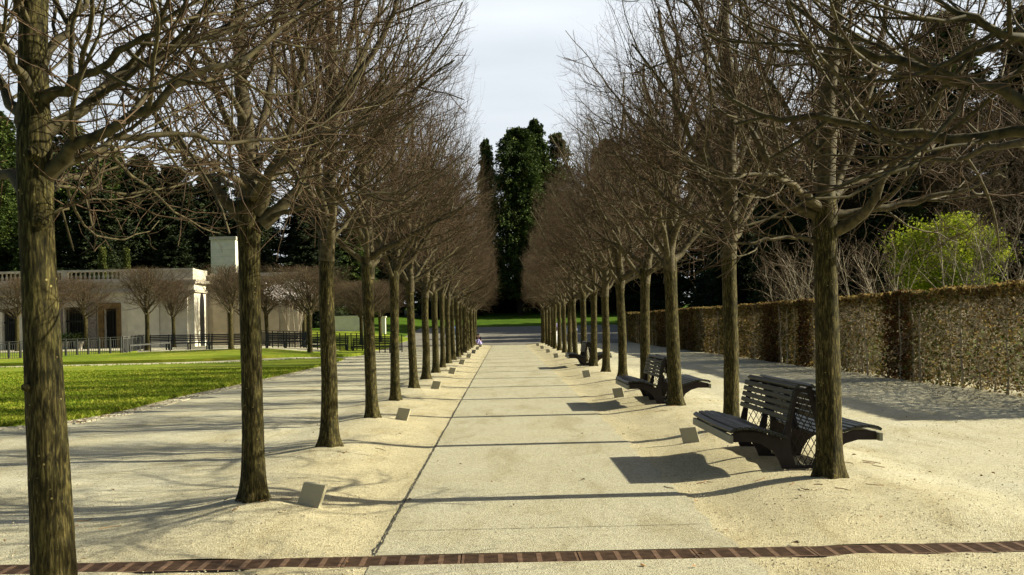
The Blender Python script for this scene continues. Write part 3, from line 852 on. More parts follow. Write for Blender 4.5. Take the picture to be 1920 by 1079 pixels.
SCAF = {
'L-1':[
 [(-0.06,0.00,2.21),(-0.06,0.00,2.46),(-0.06,0.00,2.66),(-0.06,0.02,2.87),(-0.06,0.05,3.13),(-0.09,0.10,3.51),(-0.07,0.10,4.07)],
 [(-0.03,0.00,2.43),(0.07,0.05,2.54),(0.18,0.15,2.63),(0.25,0.25,2.75),(0.40,0.40,2.89),(0.52,0.50,3.00),(0.67,0.60,3.10),(0.93,0.80,3.35)],
 [(-0.01,0.00,2.60),(0.12,-0.05,2.63),(0.28,-0.10,2.69),(0.42,-0.15,2.77),(0.61,-0.20,2.85),(0.75,-0.25,2.94)],
 [(-0.00,0.00,2.24),(0.16,-0.05,2.35),(0.29,-0.10,2.40),(0.40,-0.10,2.46),(0.57,-0.10,2.55),(0.70,-0.10,2.66),(0.76,-0.05,2.71),(0.92,0.00,2.77),(1.09,0.10,2.94)],
 [(0.02,0.00,2.24),(0.15,0.02,2.31),(0.23,0.10,2.39),(0.29,0.20,2.45),(0.44,0.30,2.48),(0.71,0.50,2.47),(0.93,0.70,2.52)],
 [(-0.04,0.00,2.59),(-0.06,-0.10,2.71),(-0.11,-0.20,2.79),(-0.20,-0.30,2.92)],
 [(-0.09,0.00,2.49),(-0.23,0.10,2.67),(-0.51,0.30,2.86),(-0.86,0.50,3.06)],
 [(-0.07,0.00,2.34),(-0.09,-0.20,2.49),(-0.14,-0.50,2.54),(-0.23,-0.80,2.55)],
 [(-0.03,0.00,2.74),(0.03,0.10,2.92),(0.09,0.20,3.08),(0.24,0.30,3.45)],
 [(-0.09,0.00,2.14),(-0.36,0.30,2.32),(-0.84,0.80,2.50),(-1.38,1.40,2.69)],
 [(-0.03,0.00,2.14),(-0.12,0.40,2.25),(-0.22,1.00,2.41),(-0.26,1.60,2.64),(-0.16,2.10,2.91)],
 [(-0.01,0.00,2.07),(0.11,0.05,2.12),(0.17,0.10,2.19),(0.18,0.15,2.26)],
 [(-0.06,0.00,2.81),(-0.13,0.00,3.12),(-0.19,0.10,3.51)],
],
'L0':[
 [(0.03,0.00,2.37),(0.02,0.00,2.55),(0.01,0.00,2.91),(-0.05,0.00,3.27),(-0.06,0.05,3.73),(-0.05,0.05,4.18),(-0.04,0.10,4.73),(-0.04,0.10,5.19)],
 [(-0.05,0.00,2.35),(-0.20,0.00,2.53),(-0.38,0.00,2.72),(-0.51,0.00,2.87),(-0.68,0.00,3.12),(-0.88,0.00,3.35),(-1.17,0.00,3.56)],
 [(0.01,0.00,2.82),(-0.13,0.20,2.97),(-0.20,0.20,3.22),(-0.34,0.25,3.49),(-0.57,0.40,3.78),(-0.80,0.40,4.11),(-0.91,0.50,4.62)],
 [(0.08,0.00,2.39),(0.18,-0.10,2.67),(0.31,-0.15,2.88),(0.43,-0.20,3.22),(0.57,-0.30,3.67),(0.64,-0.35,4.04),(0.71,-0.40,4.53)],
 [(0.11,0.00,2.30),(0.29,0.00,2.46),(0.41,0.05,2.64),(0.57,0.10,2.98),(0.69,0.10,3.27),(1.05,0.15,3.78),(1.24,0.20,4.15),(1.34,0.20,4.75)],
 [(0.06,0.00,2.68),(0.03,0.20,3.08),(0.11,0.50,3.61),(0.15,0.60,4.35),(0.19,0.70,5.10)],
 [(0.02,0.00,2.42),(-0.24,0.50,2.69),(-0.63,1.20,2.92),(-1.04,1.90,3.15)],
 [(0.04,0.00,2.46),(0.04,0.50,2.71),(0.19,1.20,3.01),(0.49,1.90,3.23)],
 [(0.04,0.00,2.51),(0.27,-0.50,2.65),(0.65,-1.10,2.71),(0.95,-1.70,2.74)],
 [(-0.00,0.00,2.60),(-0.09,-0.40,2.67),(-0.27,-0.90,2.76),(-0.45,-1.50,2.70)],
 [(0.07,0.00,2.82),(0.41,0.10,3.10),(0.78,0.10,3.27),(1.32,0.10,3.40),(1.74,0.00,3.64)],
 [(0.01,0.00,3.13),(-0.16,-0.40,3.52),(-0.32,-0.80,3.83),(-0.37,-1.00,4.16)],
 [(-0.03,0.00,3.49),(0.32,-0.60,3.71),(0.65,-1.00,4.07)],
 [(0.10,0.00,2.33),(0.44,-0.10,2.42),(0.82,0.00,2.54),(1.22,0.10,2.54),(1.48,0.20,2.66)],
],
'R0':[
 [(0.02,0.00,2.35),(0.03,0.00,2.97),(0.06,0.00,3.55),(0.12,0.00,4.03),(0.13,0.00,4.66),(0.16,0.10,5.52)],
 [(-0.05,0.00,2.35),(-0.15,0.00,2.39),(-0.41,0.00,2.48),(-0.70,0.00,2.63),(-0.89,-0.02,2.72),(-1.03,0.00,2.83),(-1.15,0.00,3.00),(-1.26,0.00,3.22),(-1.45,0.00,3.58)],
 [(-0.03,0.00,2.42),(-0.17,-0.10,2.48),(-0.33,-0.15,2.60),(-0.51,-0.20,2.76),(-0.62,-0.20,2.97),(-0.76,-0.20,3.19),(-0.96,-0.20,3.62),(-1.19,-0.20,4.14)],
 [(-0.08,0.00,2.13),(-0.30,-0.10,2.15),(-0.57,-0.20,2.13),(-0.77,-0.25,2.10),(-1.06,-0.30,2.15)],
 [(0.04,0.00,2.40),(0.13,0.10,2.55),(0.31,0.20,2.98),(0.42,0.20,3.30),(0.52,0.20,3.59),(0.60,0.20,3.96),(0.69,0.20,4.52),(0.72,0.20,5.21)],
 [(0.06,0.00,2.20),(0.22,-0.10,2.29),(0.33,-0.20,2.39),(0.44,-0.30,2.68),(0.69,-0.40,3.10),(0.97,-0.50,3.41),(1.16,-0.50,3.87)],
 [(0.07,0.00,2.36),(0.43,0.00,2.41),(0.89,0.00,2.48),(1.27,0.00,2.57),(1.51,0.00,2.68),(1.64,0.00,2.75)],
 [(0.07,0.00,2.52),(0.42,0.30,2.72),(0.78,0.60,2.85),(1.21,0.90,3.01),(1.66,1.20,3.32)],
 [(-0.00,0.00,2.49),(0.03,0.50,2.81),(0.00,1.10,3.17),(-0.03,1.80,3.47)],
 [(-0.03,0.00,2.40),(-0.36,-0.50,2.53),(-0.79,-1.10,2.58),(-1.24,-1.60,2.48)],
 [(0.04,0.00,3.07),(0.14,-0.40,3.22),(0.36,-0.90,3.29),(0.50,-1.30,3.48)],
 [(0.03,0.00,2.83),(-0.26,0.00,3.17),(-0.53,0.00,3.71),(-0.72,0.00,4.19),(-0.76,0.00,4.67)],
 [(0.06,0.00,3.41),(-0.07,0.40,4.10),(-0.21,0.80,4.84)],
 [(0.07,0.00,3.69),(0.47,0.50,4.32),(0.92,1.00,5.00)],
],
'R-1':[
 [(-0.01,0.00,2.04),(-0.01,0.00,2.44),(-0.01,0.00,2.98),(-0.01,0.00,3.78),(-0.00,0.00,4.86)],
 [(-0.03,0.00,2.48),(-0.27,0.00,2.59),(-0.46,0.05,2.68),(-0.71,0.10,2.79),(-0.91,0.15,2.84),(-1.07,0.15,2.92),(-1.22,0.20,3.02),(-1.41,0.30,3.27)],
 [(-0.03,0.00,2.46),(-0.20,0.15,2.48),(-0.46,0.30,2.47),(-0.73,0.35,2.51),(-0.99,0.40,2.58),(-1.19,0.40,2.63),(-1.37,0.40,2.61),(-1.57,0.40,2.67),(-1.74,0.40,2.82)],
 [(-0.04,0.00,2.85),(-0.37,-0.10,2.89),(-0.55,-0.10,2.98),(-0.89,-0.10,3.17)],
 [(-0.04,0.00,2.95),(-0.30,0.10,2.93),(-0.39,0.20,2.91),(-0.57,0.30,2.87),(-0.76,0.40,2.93),(-1.13,0.50,2.98),(-1.36,0.50,3.03),(-1.54,0.50,3.15)],
 [(-0.03,0.00,2.34),(0.01,0.50,2.50),(0.09,1.10,2.54),(0.05,1.60,2.56),(-0.11,1.90,2.61),(-0.34,2.10,2.66)],
 [(-0.01,0.00,2.71),(0.00,0.40,3.25),(0.04,0.80,3.85)],
 [(0.02,0.00,2.31),(0.51,0.40,2.52),(1.16,0.80,2.84)],
 [(-0.00,0.00,2.58),(0.27,0.80,2.98),(0.44,1.50,3.45)],
],

}
def from_table(key, radii):
    return [(np.array(p), r) for p, r in zip(SCAF[key], radii)]
ENV_L = Env(1.78, 2.35, 6.55)
ENV_R = Env(1.62, 2.35, 6.6, wxneg=1.62)
ENV_NEAR = Env(1.80, 3.2, 6.5, zb=1.95)
ENV_RNEAR = Env(1.75, 3.2, 6.5, zb=1.9, wxneg=1.75)
ENV_FIRST = Env(1.80, 3.2, 6.5, zb=2.0)
ENV_FIRST.inside = lambda P, j: Env.inside(ENV_FIRST, P, j) & (P[..., 1] > -.7)
protos = {}
rs = random.Random(4)
def proto(key, scaf, env, seed, dens, trunk):
    ml, mt = crown_meshes(scaf, env, seed, dens, key)
    protos[key] = (trunk, ml, mt)
def plant(key, x, y, label, rz=0.0, group='lindens lining the walk', name='linden_tree', cat='tree', flip=False, z=None):
    tr, ml, mt = protos[key]
    e = empty(name, (x, y, (Hz(x, y) if z is None else z)-.01), rz)
    if key[0] in 'lrs': e.rotation_euler = (rs.gauss(0, .008), rs.gauss(0, .010), rz+rs.gauss(0, .12)); q = rs.uniform(.95, 1.05)*(1.22 if key[0] == 's' else 1); e.scale = (q*rs.uniform(.97, 1.03), q, rs.uniform(.985, 1.02))
    for nm, me in (('trunk', tr), ('limbs', ml), ('twigs', mt)):
        o = link(nm, me, e)
    tag(e, label, cat, group)
    return e
tL3 = trunk_mesh('trunk_left_c', .098, 2.5, 21, ([0,.8,1.7,2.5],[0,.015,-.01,.01],[0,0,.02,0]), flare=.06, top=.86); tR2 = trunk_mesh('trunk_right_b', .105, 2.5, 22, ([0,1,2.5],[0,-.02,.015],[0,0,0]), flare=.055, top=.88); tR3 = trunk_mesh('trunk_right_c', .102, 2.45, 23, ([0,1.2,2.5],[0,.02,0],[0,0,0]), flare=.035, top=.93)
tL = trunk_mesh('trunk_left', .094, 2.5, 1); tR = trunk_mesh('trunk_right', .110, 2.5, 2); tL2 = trunk_mesh('trunk_left_b', .097, 2.45, 3, ([0,2.5],[0,.03],[0,0]))
tN = trunk_mesh('trunk_near', .103, 3.45, 4, ([0,1,2.0,2.87,3.13,3.45],[0,-.02,-.055,-.06,-.06,-.085],[0,0,0,.02,.05,.09]), flare=.03, top=.56, swell_z=2.3)
proto('L-1', [q for i_, q in enumerate(from_table('L-1', [.066,.034,.028,.034,.021,.028,.03,.034,.026,.03,.018,.010,.026])) if i_ != 7], ENV_FIRST, 11, .85, tN)
proto('L0', from_table('L0', [.084,.045,.035,.045,.05,.04,.03,.035,.035,.03,.028,.03,.025,.022]), ENV_NEAR, 12, .98, tL)
proto('R0', from_table('R0', [.098,.045,.042,.022,.048,.048,.04,.042,.035,.035,.03,.035,.03,.03]), ENV_RNEAR, 13, .98, tR)
proto('R-1', from_table('R-1', [.098,.038,.036,.032,.022,.032,.032,.036,.032]), ENV_NEAR, 14, .85, tR)
for i in range(4):
    proto('l%d' % i, random_scaffold(np.random.RandomState(40+i), ENV_L, .094, 16), ENV_L, 60+i, 1.0, (tL, tL2, tL3, tL2)[i])
    proto('r%d' % i, random_scaffold(np.random.RandomState(50+i), ENV_R, .11, 16), ENV_R, 70+i, 1.0, (tR, tR2, tR3, tR)[i])
rs = random.Random(4)
def row_label(side, k, n):
    if k == n-1: return 'bare linden at the far end of the %s row, by the shaded plaza' % side
    return 'bare clipped linden, %s from the camera in the %s row along the walk' % (ords[k], side)
for k, y in enumerate(LEFT_Y):
    if k == 0: plant('L-1', XL-.01, y, 'large bare linden with olive lit trunk, closest to the camera at far left'); continue
    if k == 1: plant('L0', XL, y, 'bare linden with dark fissured trunk beside the nearest beige light shield'); continue
    plant('l%d' % (k % 4), XL+rs.uniform(-.03, .03), y, row_label('left', k, len(LEFT_Y)), (0, PI)[(k//3) % 2])
for k, y in enumerate(RIGHT_Y):
    if k == 0: plant('R-1', XR, y, 'bare linden whose mossy boughs reach in from the top right corner'); continue
    if k == 1: plant('R0', XR, y, 'bare linden with thick trunk standing against the nearest double bench'); continue
    plant('r%d' % (k % 4), XR+rs.uniform(-.03, .03), y, row_label('right', k, len(RIGHT_Y)), (0, PI)[(k//3) % 2])

# pruning knots on the nearest trunk
near = [o for o in COL.objects if o.get('label', '').startswith('large bare linden')][0]
for (zk, ak, rk) in ((2.02, -.9, .030), (2.33, -1.3, .024), (1.25, -1.9, .014), (.9, -.7, .012)):
    kb = MB(); rr0 = .088; c0, s0 = math.cos(ak), math.sin(ak)
    kb.tube([(c0*rr0*.7-.05, s0*rr0*.7, zk), (c0*(rr0+.012)-.05, s0*(rr0+.012), zk+.004), (c0*(rr0+.014)-.05, s0*(rr0+.014), zk+.004), (c0*(rr0-.004)-.05, s0*(rr0-.004), zk)],
            [rk*1.7, rk*1.15, rk*.75, rk*.35], 12, True)
    kb.build('knot', M['bark'], near, True)

# small lindens on the terrace in front of the pavilion
ENV_S = Env(2.1, 2.1, 4.75, zb=2.0)
tS = trunk_mesh('trunk_small', .11, 2.15, 9, sides=14)
for i in range(2):
    sc = random_scaffold(np.random.RandomState(90+i), ENV_S, .10, 18, 2.05)
    proto('s%d' % i, sc, ENV_S, 95+i, 1.0, tS)
small = [(-20.9, 60, 'small clipped linden in front of the left end of the long benches'),
         (-15.6, 58.5, 'small linden with forked pale trunk at the right end of the long benches'),
         (-10.3, 54.2, 'small linden standing in the narrow lawn strip left of the walk'),
         (-22.9, 71.0, 'small linden behind the benches, against the pale wall'),
         (-28.6, 64.5, 'small linden in front of the pavilion doorway, right of the open window'),
         (-31.6, 66.5, 'small linden in front of the mosaic column'),
         (-36.2, 67.5, 'small linden left of the nearest trunk, beyond the railing'),
         (-28.4, 69.6, 'small linden close to the pavilion door'),
         (-16.3, 70.5, 'small linden whose crown hides the recessed wall'),
         (-13.6, 70.0, 'small linden right of the white blossom'),
         (-12.9, 66.0, 'dark trunked small linden behind the black railing'),
         (-10.6, 76.0, 'small linden near the low beige wall, left one'),
         (-9.9, 82.0, 'small linden near the low beige wall, right one'),
         (-14.8, 77.5, 'small linden by the sunlit end of the recessed wall'),
         (-9.3, 70.5, 'small linden with thick pale trunk beyond the railing'),
         (-18.6, 73.0, 'small linden in front of the narrow lit pier')]
for i, (x, y, lb) in enumerate(small):
    plant('s%d' % (i % 2), x, y, lb, (i*1.7) % 6.28, 'small lindens on the terrace')

# ------------------------------------------------------------------ double benches
def bench():
    root = empty('double_bench', (0, 0, 0))
    L2 = .97
    half = [(-.70,.345),(-.60,.362),(-.5,.362),(-.4,.338),(-.3,.308),(-.215,.285),(-.17,.45),(-.085,.785),(-.035,.785),(-.115,.45),
            (-.137,.28),(-.12,.16),(-.09,.05),(-.075,0),(-.215,0),(-.245,.08),(-.30,.17),(-.40,.235),(-.52,.268),(-.70,.265)]
    for fy in (-L2+.07, 0.0, L2-.10):
        b = MB()
        b.prism(half, fy, fy+.035)
        b.prism([(-x, z) for x, z in reversed(half)], fy, fy+.035)
        b.box(-.12, .12, fy+.004, fy+.031, .0, .03)
        b.box(-.045, .045, fy+.004, fy+.031, .735, .775)
        fr = b.build('frame', M['iron'], root)
        # diamond lattice filling the frame
        lat = MB()
        def hw(z): return .125 if z < .30 else max(.02, .125-(z-.30)*.19)
        for sgn in (1, -1):
            for c0 in np.arange(-.8, .8, .062):
                pts = []
                for z in np.linspace(.03, .70, 60):
                    x = sgn*(z-.3)*.52+c0
                    if abs(x) < hw(z): pts.append((x, fy+.017+sgn*.002, z))
                if len(pts) > 3: lat.bar(pts[0], pts[-1], .007, .007, (0, 1, 0))
        lat.build('lattice', M['iron'], fr)
    # slats, gently bowed along their length
    def slat(b, x, z, wd, th, tilt, bow):
        n = 8; ys = np.linspace(-L2, L2, n+1)
        ca, sa = math.cos(tilt), math.sin(tilt)
        prof = [(-wd/2,-th/2),(wd/2,-th/2),(wd/2,th*.2),(wd*.36,th/2),(-wd*.36,th/2),(-wd/2,th*.2)]
        V = []; 
        for y in ys:
            q = bow*(1-(y/L2)**2)
            for p, r in prof:
                V.append((x+p*ca-r*sa+q*sa*.5*0, y, z+p*sa+r*ca-q))
        m = len(prof); Q = []
        for i in range(n):
            for j in range(m): Q.append((i*m+j, i*m+(j+1) % m, (i+1)*m+(j+1) % m, (i+1)*m+j))
        T = []
        for k, o in ((0, 0), (n*m, 1)):
            for j in range(1, m-1): T.append((k, k+j, k+j+1) if o else (k, k+j+1, k+j))
        b.add(V, Q, T)
    for s in (-1, 1):
        seat = MB()
        prof = [(-.705,.385,.55),(-.64,.402,.12),(-.575,.404,.02),(-.51,.402,-.1),(-.447,.388,-.2),(-.385,.37,-.26),(-.325,.352,-.26),(-.265,.335,-.28),(-.205,.318,-.28)]
        for x, z, t in prof: slat(seat, x if s < 0 else -x, z, .054, .028, t*(1 if s < 0 else -1), .012)
        seat.build('seat', M['slat'], root)
        back = MB()
        for k, (x, z) in enumerate([(-.062,.80),(-.105,.735),(-.118,.675),(-.133,.612),(-.148,.55),(-.162,.488)]):
            t = 1.34 if k else .62
            slat(back, (x-.012) if s < 0 else -(x-.012), z, .052, .026, t*(1 if s < 0 else -1), .0)
        back.build('backrest', M['slat'], root)
        r = MB()
        x0, x1 = (-.735, -.705) if s < 0 else (.705, .735)
        r.box(x0, x1, -L2-.005, L2+.005, .262, .338)
        r.build('front_rail', M['rail'], root)
    return root
bn = [(10.83, 'dark slatted double bench nearest the camera, half behind the thick right trunk'),
      (19.0, 'second dark double bench along the right tree row, past the nearest one'),
      (35.6, 'farthest dark double bench in the right tree row')]
bp = bench()
for i, (y, lb) in enumerate(bn):
    o = bp if i == 0 else dup(bp)
    o.location = (2.89, y, .10)
    tag(o, lb, 'bench', 'double benches between the right trees')

# ------------------------------------------------------------------ glare shields of the ground lights
def shield():
    root = empty('light_shield', (0, 0, 0))
    b = MB()
    lean = .22
    def P(x, y, z): return (x+z*.16, y+z*lean, z)
    def slab(x0, x1, y0, y1, z0, z1):
        b.hull8([P(x0,y0,z0),P(x1,y0,z0),P(x1,y1,z0),P(x0,y1,z0)], [P(x0,y0,z1),P(x1,y0,z1),P(x1,y1,z1),P(x0,y1,z1)])
    slab(-.10, .10, 0, .004, -.06, .185)
    slab(-.10, -.096, .004, .05, -.06, .185); slab(.096, .10, .004, .05, -.06, .185)
    slab(-.096, .096, .004, .05, .181, .185)
    b.build('plate', M['shield'], root)
    l_ = MB(); l_.hull8([P(-.094,.006,.172),P(.094,.006,.172),P(.094,.048,.172),P(-.094,.048,.172)], [P(-.094,.006,.1795),P(.094,.006,.1795),P(.094,.048,.1795),P(-.094,.048,.1795)])
    l_.build('inner_lip', M['iron'], root)  # thin dark strip along the inner edge, under the top flange
    c = MB(); c.tube([(0,.06,-.06),(0,.06,.05)], [.045,.045], 12); c.build('lamp', M['shield_in'], root)
    return root
sh = shield(); first = True
sy_l = [8.5, 16.2, 24.1, 31.6, 38.9, 46.5, 54.0, 61.7, 69.2]
sy_r = [12.5, 20.3, 28.2, 44.6, 52.8, 61, 69]
for side, lst, X in (('left', sy_l, -1.66), ('right', sy_r, 2.26)):
    for i, y in enumerate(lst):
        o = sh if first else dup(sh); first = False
        o.location = (X, y, Hz(X, y)); o.rotation_euler = (0, (.0 if side == 'left' else -.42), (-.35 if side == 'left' else .28))
        if side == 'left': o.rotation_euler = (0, .10, -.30)
        if side == 'right': o.rotation_euler = (0, -.10, -.22); o.scale = (-1, 1, 1)
        lb = ('small beige tilted light shield on the gravel, %s one along the %s row' % (ords[i] if i else 'nearest', side))
        tag(o, lb, 'light shield', 'light shields beside the trees')

# ------------------------------------------------------------------ hornbeam hedge
def hedge(name, x0, x1, y0, y1, zt, label, n_stem, dens, dark_at, seed, greenish=.15):
    rs = np.random.RandomState(seed)
    root = empty(name, (x0, y0, 0))
    off = np.array([x0, y0, 0.])
    tw_V, tw_Q, nv = [], [], 0
    ys = np.linspace(y0+.15, y1-.15, n_stem)
    xm = x0+.22
    for i, y in enumerate(ys):
        y += rs.normal(0, .06)
        n = 7; z = np.linspace(0, zt-.15, n)
        P = np.c_[x0+.09+rs.normal(0,.035,n).cumsum()*.5+rs.normal(0,.08), y+rs.normal(0,.03,n).cumsum(), z+Hz(x0, y)]
        R = np.linspace(.028, .011, n)*rs.uniform(.6, 1.25)
        R[0] *= 1.3
        v, q = tubes_np((P-off)[None], R[None], 6)
        link('stem', mesh_np('stem', v, [q], M['stem_pale'], True), root)
    # twigs
    n = int(620*(y1-y0)*min(1, 45/(y1-y0)+.25))
    ty = y0+(y1-y0)*rs.rand(n)**1.5
    P0 = np.c_[rs.uniform(x0+.02, x1-.05, n), ty, rs.uniform(.05, zt, n)]
    D = rs.normal(0, 1, (n, 3)); D[:, 1] *= 1.3; D[:, 2] = np.abs(D[:, 2])*.45
    env = type('E', (), {})()
    env.inside = lambda P, j: (P[...,0] > x0-.02) & (P[...,0] < x1) & (P[...,2] < zt+.02)
    p, R, a = grow(P0, D, rs.uniform(.15, .5, n), np.full(n, .0055)*(1+ty/60), np.full(n, .003)*(1+ty/60), 4, .3, .06, 0, env, rs)
    p[..., 2] += H(p[..., 0], p[..., 1])
    v, q = tubes_np(p-off, R, 3)
    link('twigs', mesh_np('hedge_twigs', v, [q], M['twig_light'], True), root)
    # leaves
    def leaves(nm, mat, n, sel):
        y = y0+(y1-y0)*rs.rand(n)**1.35
        z = rs.rand(n)*zt
        th = rs.rand(n)**1.5
        x = x0+(x1-x0)*th
        # outline is a little uneven
        bulge = .05*np.sin(y*1.7)+.04*np.sin(y*4.1+z*2)+.03*np.sin(z*5+y)
        x = x+np.where(th < .5, -bulge, bulge)*.6
        top = rs.rand(n) < .20
        z = np.where(top, zt-np.abs(rs.normal(0, .10, n))+.03*np.sin(y*2.3)+.02*np.sin(y*9), z)
        k = sel(x, y, z, rs.rand(n))
        x, y, z = x[k], y[k], z[k]; n = len(x)
        s = rs.uniform(.016, .032, n)*(1+y/42)
        C = np.c_[x, y, z+H(x, y)]-off
        a = nrm(rs.normal(0, 1, (n, 3))); bb = nrm(np.cross(a, rs.normal(0, 1, (n, 3))))
        V = np.stack([C-a*s[:,None]*1.2, C+bb*s[:,None]*.65+a*s[:,None]*.1, C+a*s[:,None]*1.2, C-bb*s[:,None]*.65-a*s[:,None]*.1], 1).reshape(-1, 3)
        Q = np.arange(n*4).reshape(-1, 4)
        link(nm, mesh_np(nm, V, [Q], M[mat]), root)
    def patch(y): return .5+.5*np.sin(y*.9+1.3)*np.sin(y*.37)+.25*np.sin(y*3.1)
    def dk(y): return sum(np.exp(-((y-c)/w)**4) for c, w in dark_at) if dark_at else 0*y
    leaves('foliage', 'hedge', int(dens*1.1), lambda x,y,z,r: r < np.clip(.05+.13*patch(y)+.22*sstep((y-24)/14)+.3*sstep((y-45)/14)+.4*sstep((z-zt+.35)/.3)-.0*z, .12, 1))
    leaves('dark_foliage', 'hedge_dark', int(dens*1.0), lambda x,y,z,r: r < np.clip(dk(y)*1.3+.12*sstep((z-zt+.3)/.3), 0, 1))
    leaves('green_foliage', 'hedge_green', int(dens*.5), lambda x,y,z,r: r < greenish+.5*np.clip(np.sin(y*.6-.6), 0, 1)*sstep((y-10)/10)*.6)
    return tag(root, label, 'hedge')
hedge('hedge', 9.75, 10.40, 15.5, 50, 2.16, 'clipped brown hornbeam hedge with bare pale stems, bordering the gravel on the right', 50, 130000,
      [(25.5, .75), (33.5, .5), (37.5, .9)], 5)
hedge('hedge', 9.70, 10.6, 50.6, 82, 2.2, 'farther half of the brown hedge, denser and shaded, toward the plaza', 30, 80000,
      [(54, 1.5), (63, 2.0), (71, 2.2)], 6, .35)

# ------------------------------------------------------------------ evergreens
def leaf_quads(C, A, B_, s, asp=.45):
    V = np.stack([C-A*s[:,None], C+B_*s[:,None]*asp, C+A*s[:,None], C-B_*s[:,None]*asp], 1).reshape(-1, 3)
    return V, np.arange(len(C)*4).reshape(-1, 4)
def conifer_mesh(seed, h, R, nb=420, per=46, size=.30, zb=.06, droop=.25, pw=.75, clump=.35):
    rs = np.random.RandomState(seed)
    u = rs.rand(nb)**.9
    z = h*(zb+(1-zb-.01)*u)
    az = rs.rand(nb)*6.28
    prof = (1-(z/h))**pw*(1-.35*np.exp(-((z/h)/.08)**2))
    side = 1+.18*np.sin(az*2+seed)+.12*np.sin(az*5+z*.7)
    L = np.maximum(.25, R*prof*side*rs.uniform(.62, 1.1, nb))
    big = rs.rand(nb) < .07; L = np.where(big, L*1.22, L)
    m = per
    s = rs.rand(nb, m)**.6
    lat = rs.normal(0, 1, (nb, m))*.20*(1.15-s)*L[:, None]+rs.normal(0, .1, (nb, m))
    rad_ = s*L[:, None]
    zz = z[:, None]+rad_*(.18-droop*s)+rs.normal(0, .16, (nb, m))-np.abs(lat)*.2
    ca, sa = np.cos(az)[:, None], np.sin(az)[:, None]
    C = np.stack([rad_*ca-lat*sa, rad_*sa+lat*ca, zz], -1).reshape(-1, 3)
    A = nrm(np.stack([np.broadcast_to(ca, s.shape), np.broadcast_to(sa, s.shape), np.full(s.shape, -.25)], -1).reshape(-1, 3)+rs.normal(0, .5, (nb*m, 3)))
    B2 = nrm(np.cross(A, rs.normal(0, 1, A.shape)))
    V, Q = leaf_quads(C, A, B2, size*rs.uniform(.5, 1.2, len(C)))
    f = mesh_np('needles', V, [Q], None)
    t = MB(); t.tube([(0,0,-.5),(0,0,h*.35),(.05,0,h*.7),(0,0,h*.97)], [R*.075+.12, R*.055+.08, .07, .02], 8)
    # boughs
    k = rs.choice(nb, 70, replace=False)
    for i in k:
        e = np.array([math.cos(az[i])*L[i]*.85, math.sin(az[i])*L[i]*.85, z[i]+L[i]*.85*(.18-droop*.85)])
        t.tube([(0,0,z[i]-.1), tuple(np.array([0,0,z[i]])*.5+e*.5+np.array([0,0,L[i]*.04])), tuple(e)], [.06,.035,.012], 4, False)
    return f, t.mesh('conifer_trunk', M['bark_dark'], True)
CON = {}
for k, a in {'tall': dict(seed=1, h=24, R=5.0, nb=900, per=76, size=.21, pw=.42), 'tall_b': dict(seed=2, h=24, R=4.6, nb=850, per=74, size=.21, pw=.45, droop=.4),
             'open': dict(seed=3, h=26, R=5.4, nb=420, per=50, size=.28, zb=.16, pw=.38, droop=.05),
             'broad': dict(seed=14, h=23, R=4.3, nb=1000, per=100, size=.17, zb=.10, pw=.26, droop=.3),
             'thin': dict(seed=4, h=22, R=2.0, nb=330, per=34, size=.22, pw=.6),
             'cone': dict(seed=5, h=8, R=1.6, nb=420, per=40, size=.12, zb=.0, pw=.9, droop=-.2),
             'bush': dict(seed=6, h=7, R=4.2, nb=420, per=60, size=.20, zb=.0, pw=.38, droop=.1)}.items():
    CON[k] = conifer_mesh(**a)
conf_mats = {}
def conifer(kind, mat, x, y, sc, label, sx=1.0, rz=None, group=None, cat='tree', name='evergreen_tree', dz=0.0):
    f, t = CON[kind]
    key = (kind, mat)
    if key not in conf_mats:
        m2 = f.copy(); m2.materials.clear(); m2.materials.append(M[mat]); conf_mats[key] = m2
    e = empty(name, (x, y, Hz(x, y)-.1+dz), rs2.uniform(0, 6.28) if rz is None else rz)
    e.scale = (sc*sx, sc*sx, sc)
    link('crown', conf_mats[key], e); link('trunk', t, e)
    return tag(e, label, cat, group)
rs2 = random.Random(9)
# behind the far end of the walk
conifer('broad', 'needle', 2.1, 131, 1.04, 'tall dense evergreen closing the view at the end of the walk', .95, .3)
conifer('tall_b', 'needle', 4.6, 137, 1.08, 'tall evergreen just behind and right of the central one', .8)
conifer('tall', 'needle', -2.0, 138, .98, 'slender evergreen left of the central one', .45)
conifer('open', 'needle', 7.6, 139, .93, 'flat topped pine right of the central evergreens', .75)
gA = 'dark evergreens behind the right hedge and plaza'
gB = 'dark evergreens behind the pavilion'
k = 0
for (x, y, sc, kd, sx) in sorted([(14, 135, .95, 'tall', 1), (20, 132, 1.0, 'tall_b', 1.1), (25, 104, 1.0, 'open', 1.0), (29, 112, 1.05, 'tall', 1.0), (34, 104, 1.1, 'tall_b', 1.1),
                   (38, 112, 1.2, 'open', 1.1), (42, 101, 1.15, 'tall', .9), (47, 108, 1.25, 'open', 1.1), (52, 100, 1.2, 'tall_b', 1.1), (57, 109, 1.3, 'open', 1.0),
                   (62, 104, 1.15, 'tall', 1.1), (22, 96, .55, 'tall', 1.2), (26.5, 128, 1.0, 'tall_b', 1.2), (69, 110, 1.2, 'open', 1.1), (32.5, 100, .85, 'tall', 1.1),
                   (23, 84.5, .62, 'tall', 1.0), (27.5, 89, .8, 'tall_b', 1.0), (31.5, 83.5, .8, 'tall', .9), (36, 90, .95, 'tall_b', 1.0)], key=lambda a: a[0]/a[1]):
    conifer(kd, 'needle_dark' if kd != 'open' else 'needle', x, y, sc, 'dark evergreen, %s from the left behind the hedge' % ords[k], sx, group=gA); k += 1
k = 0
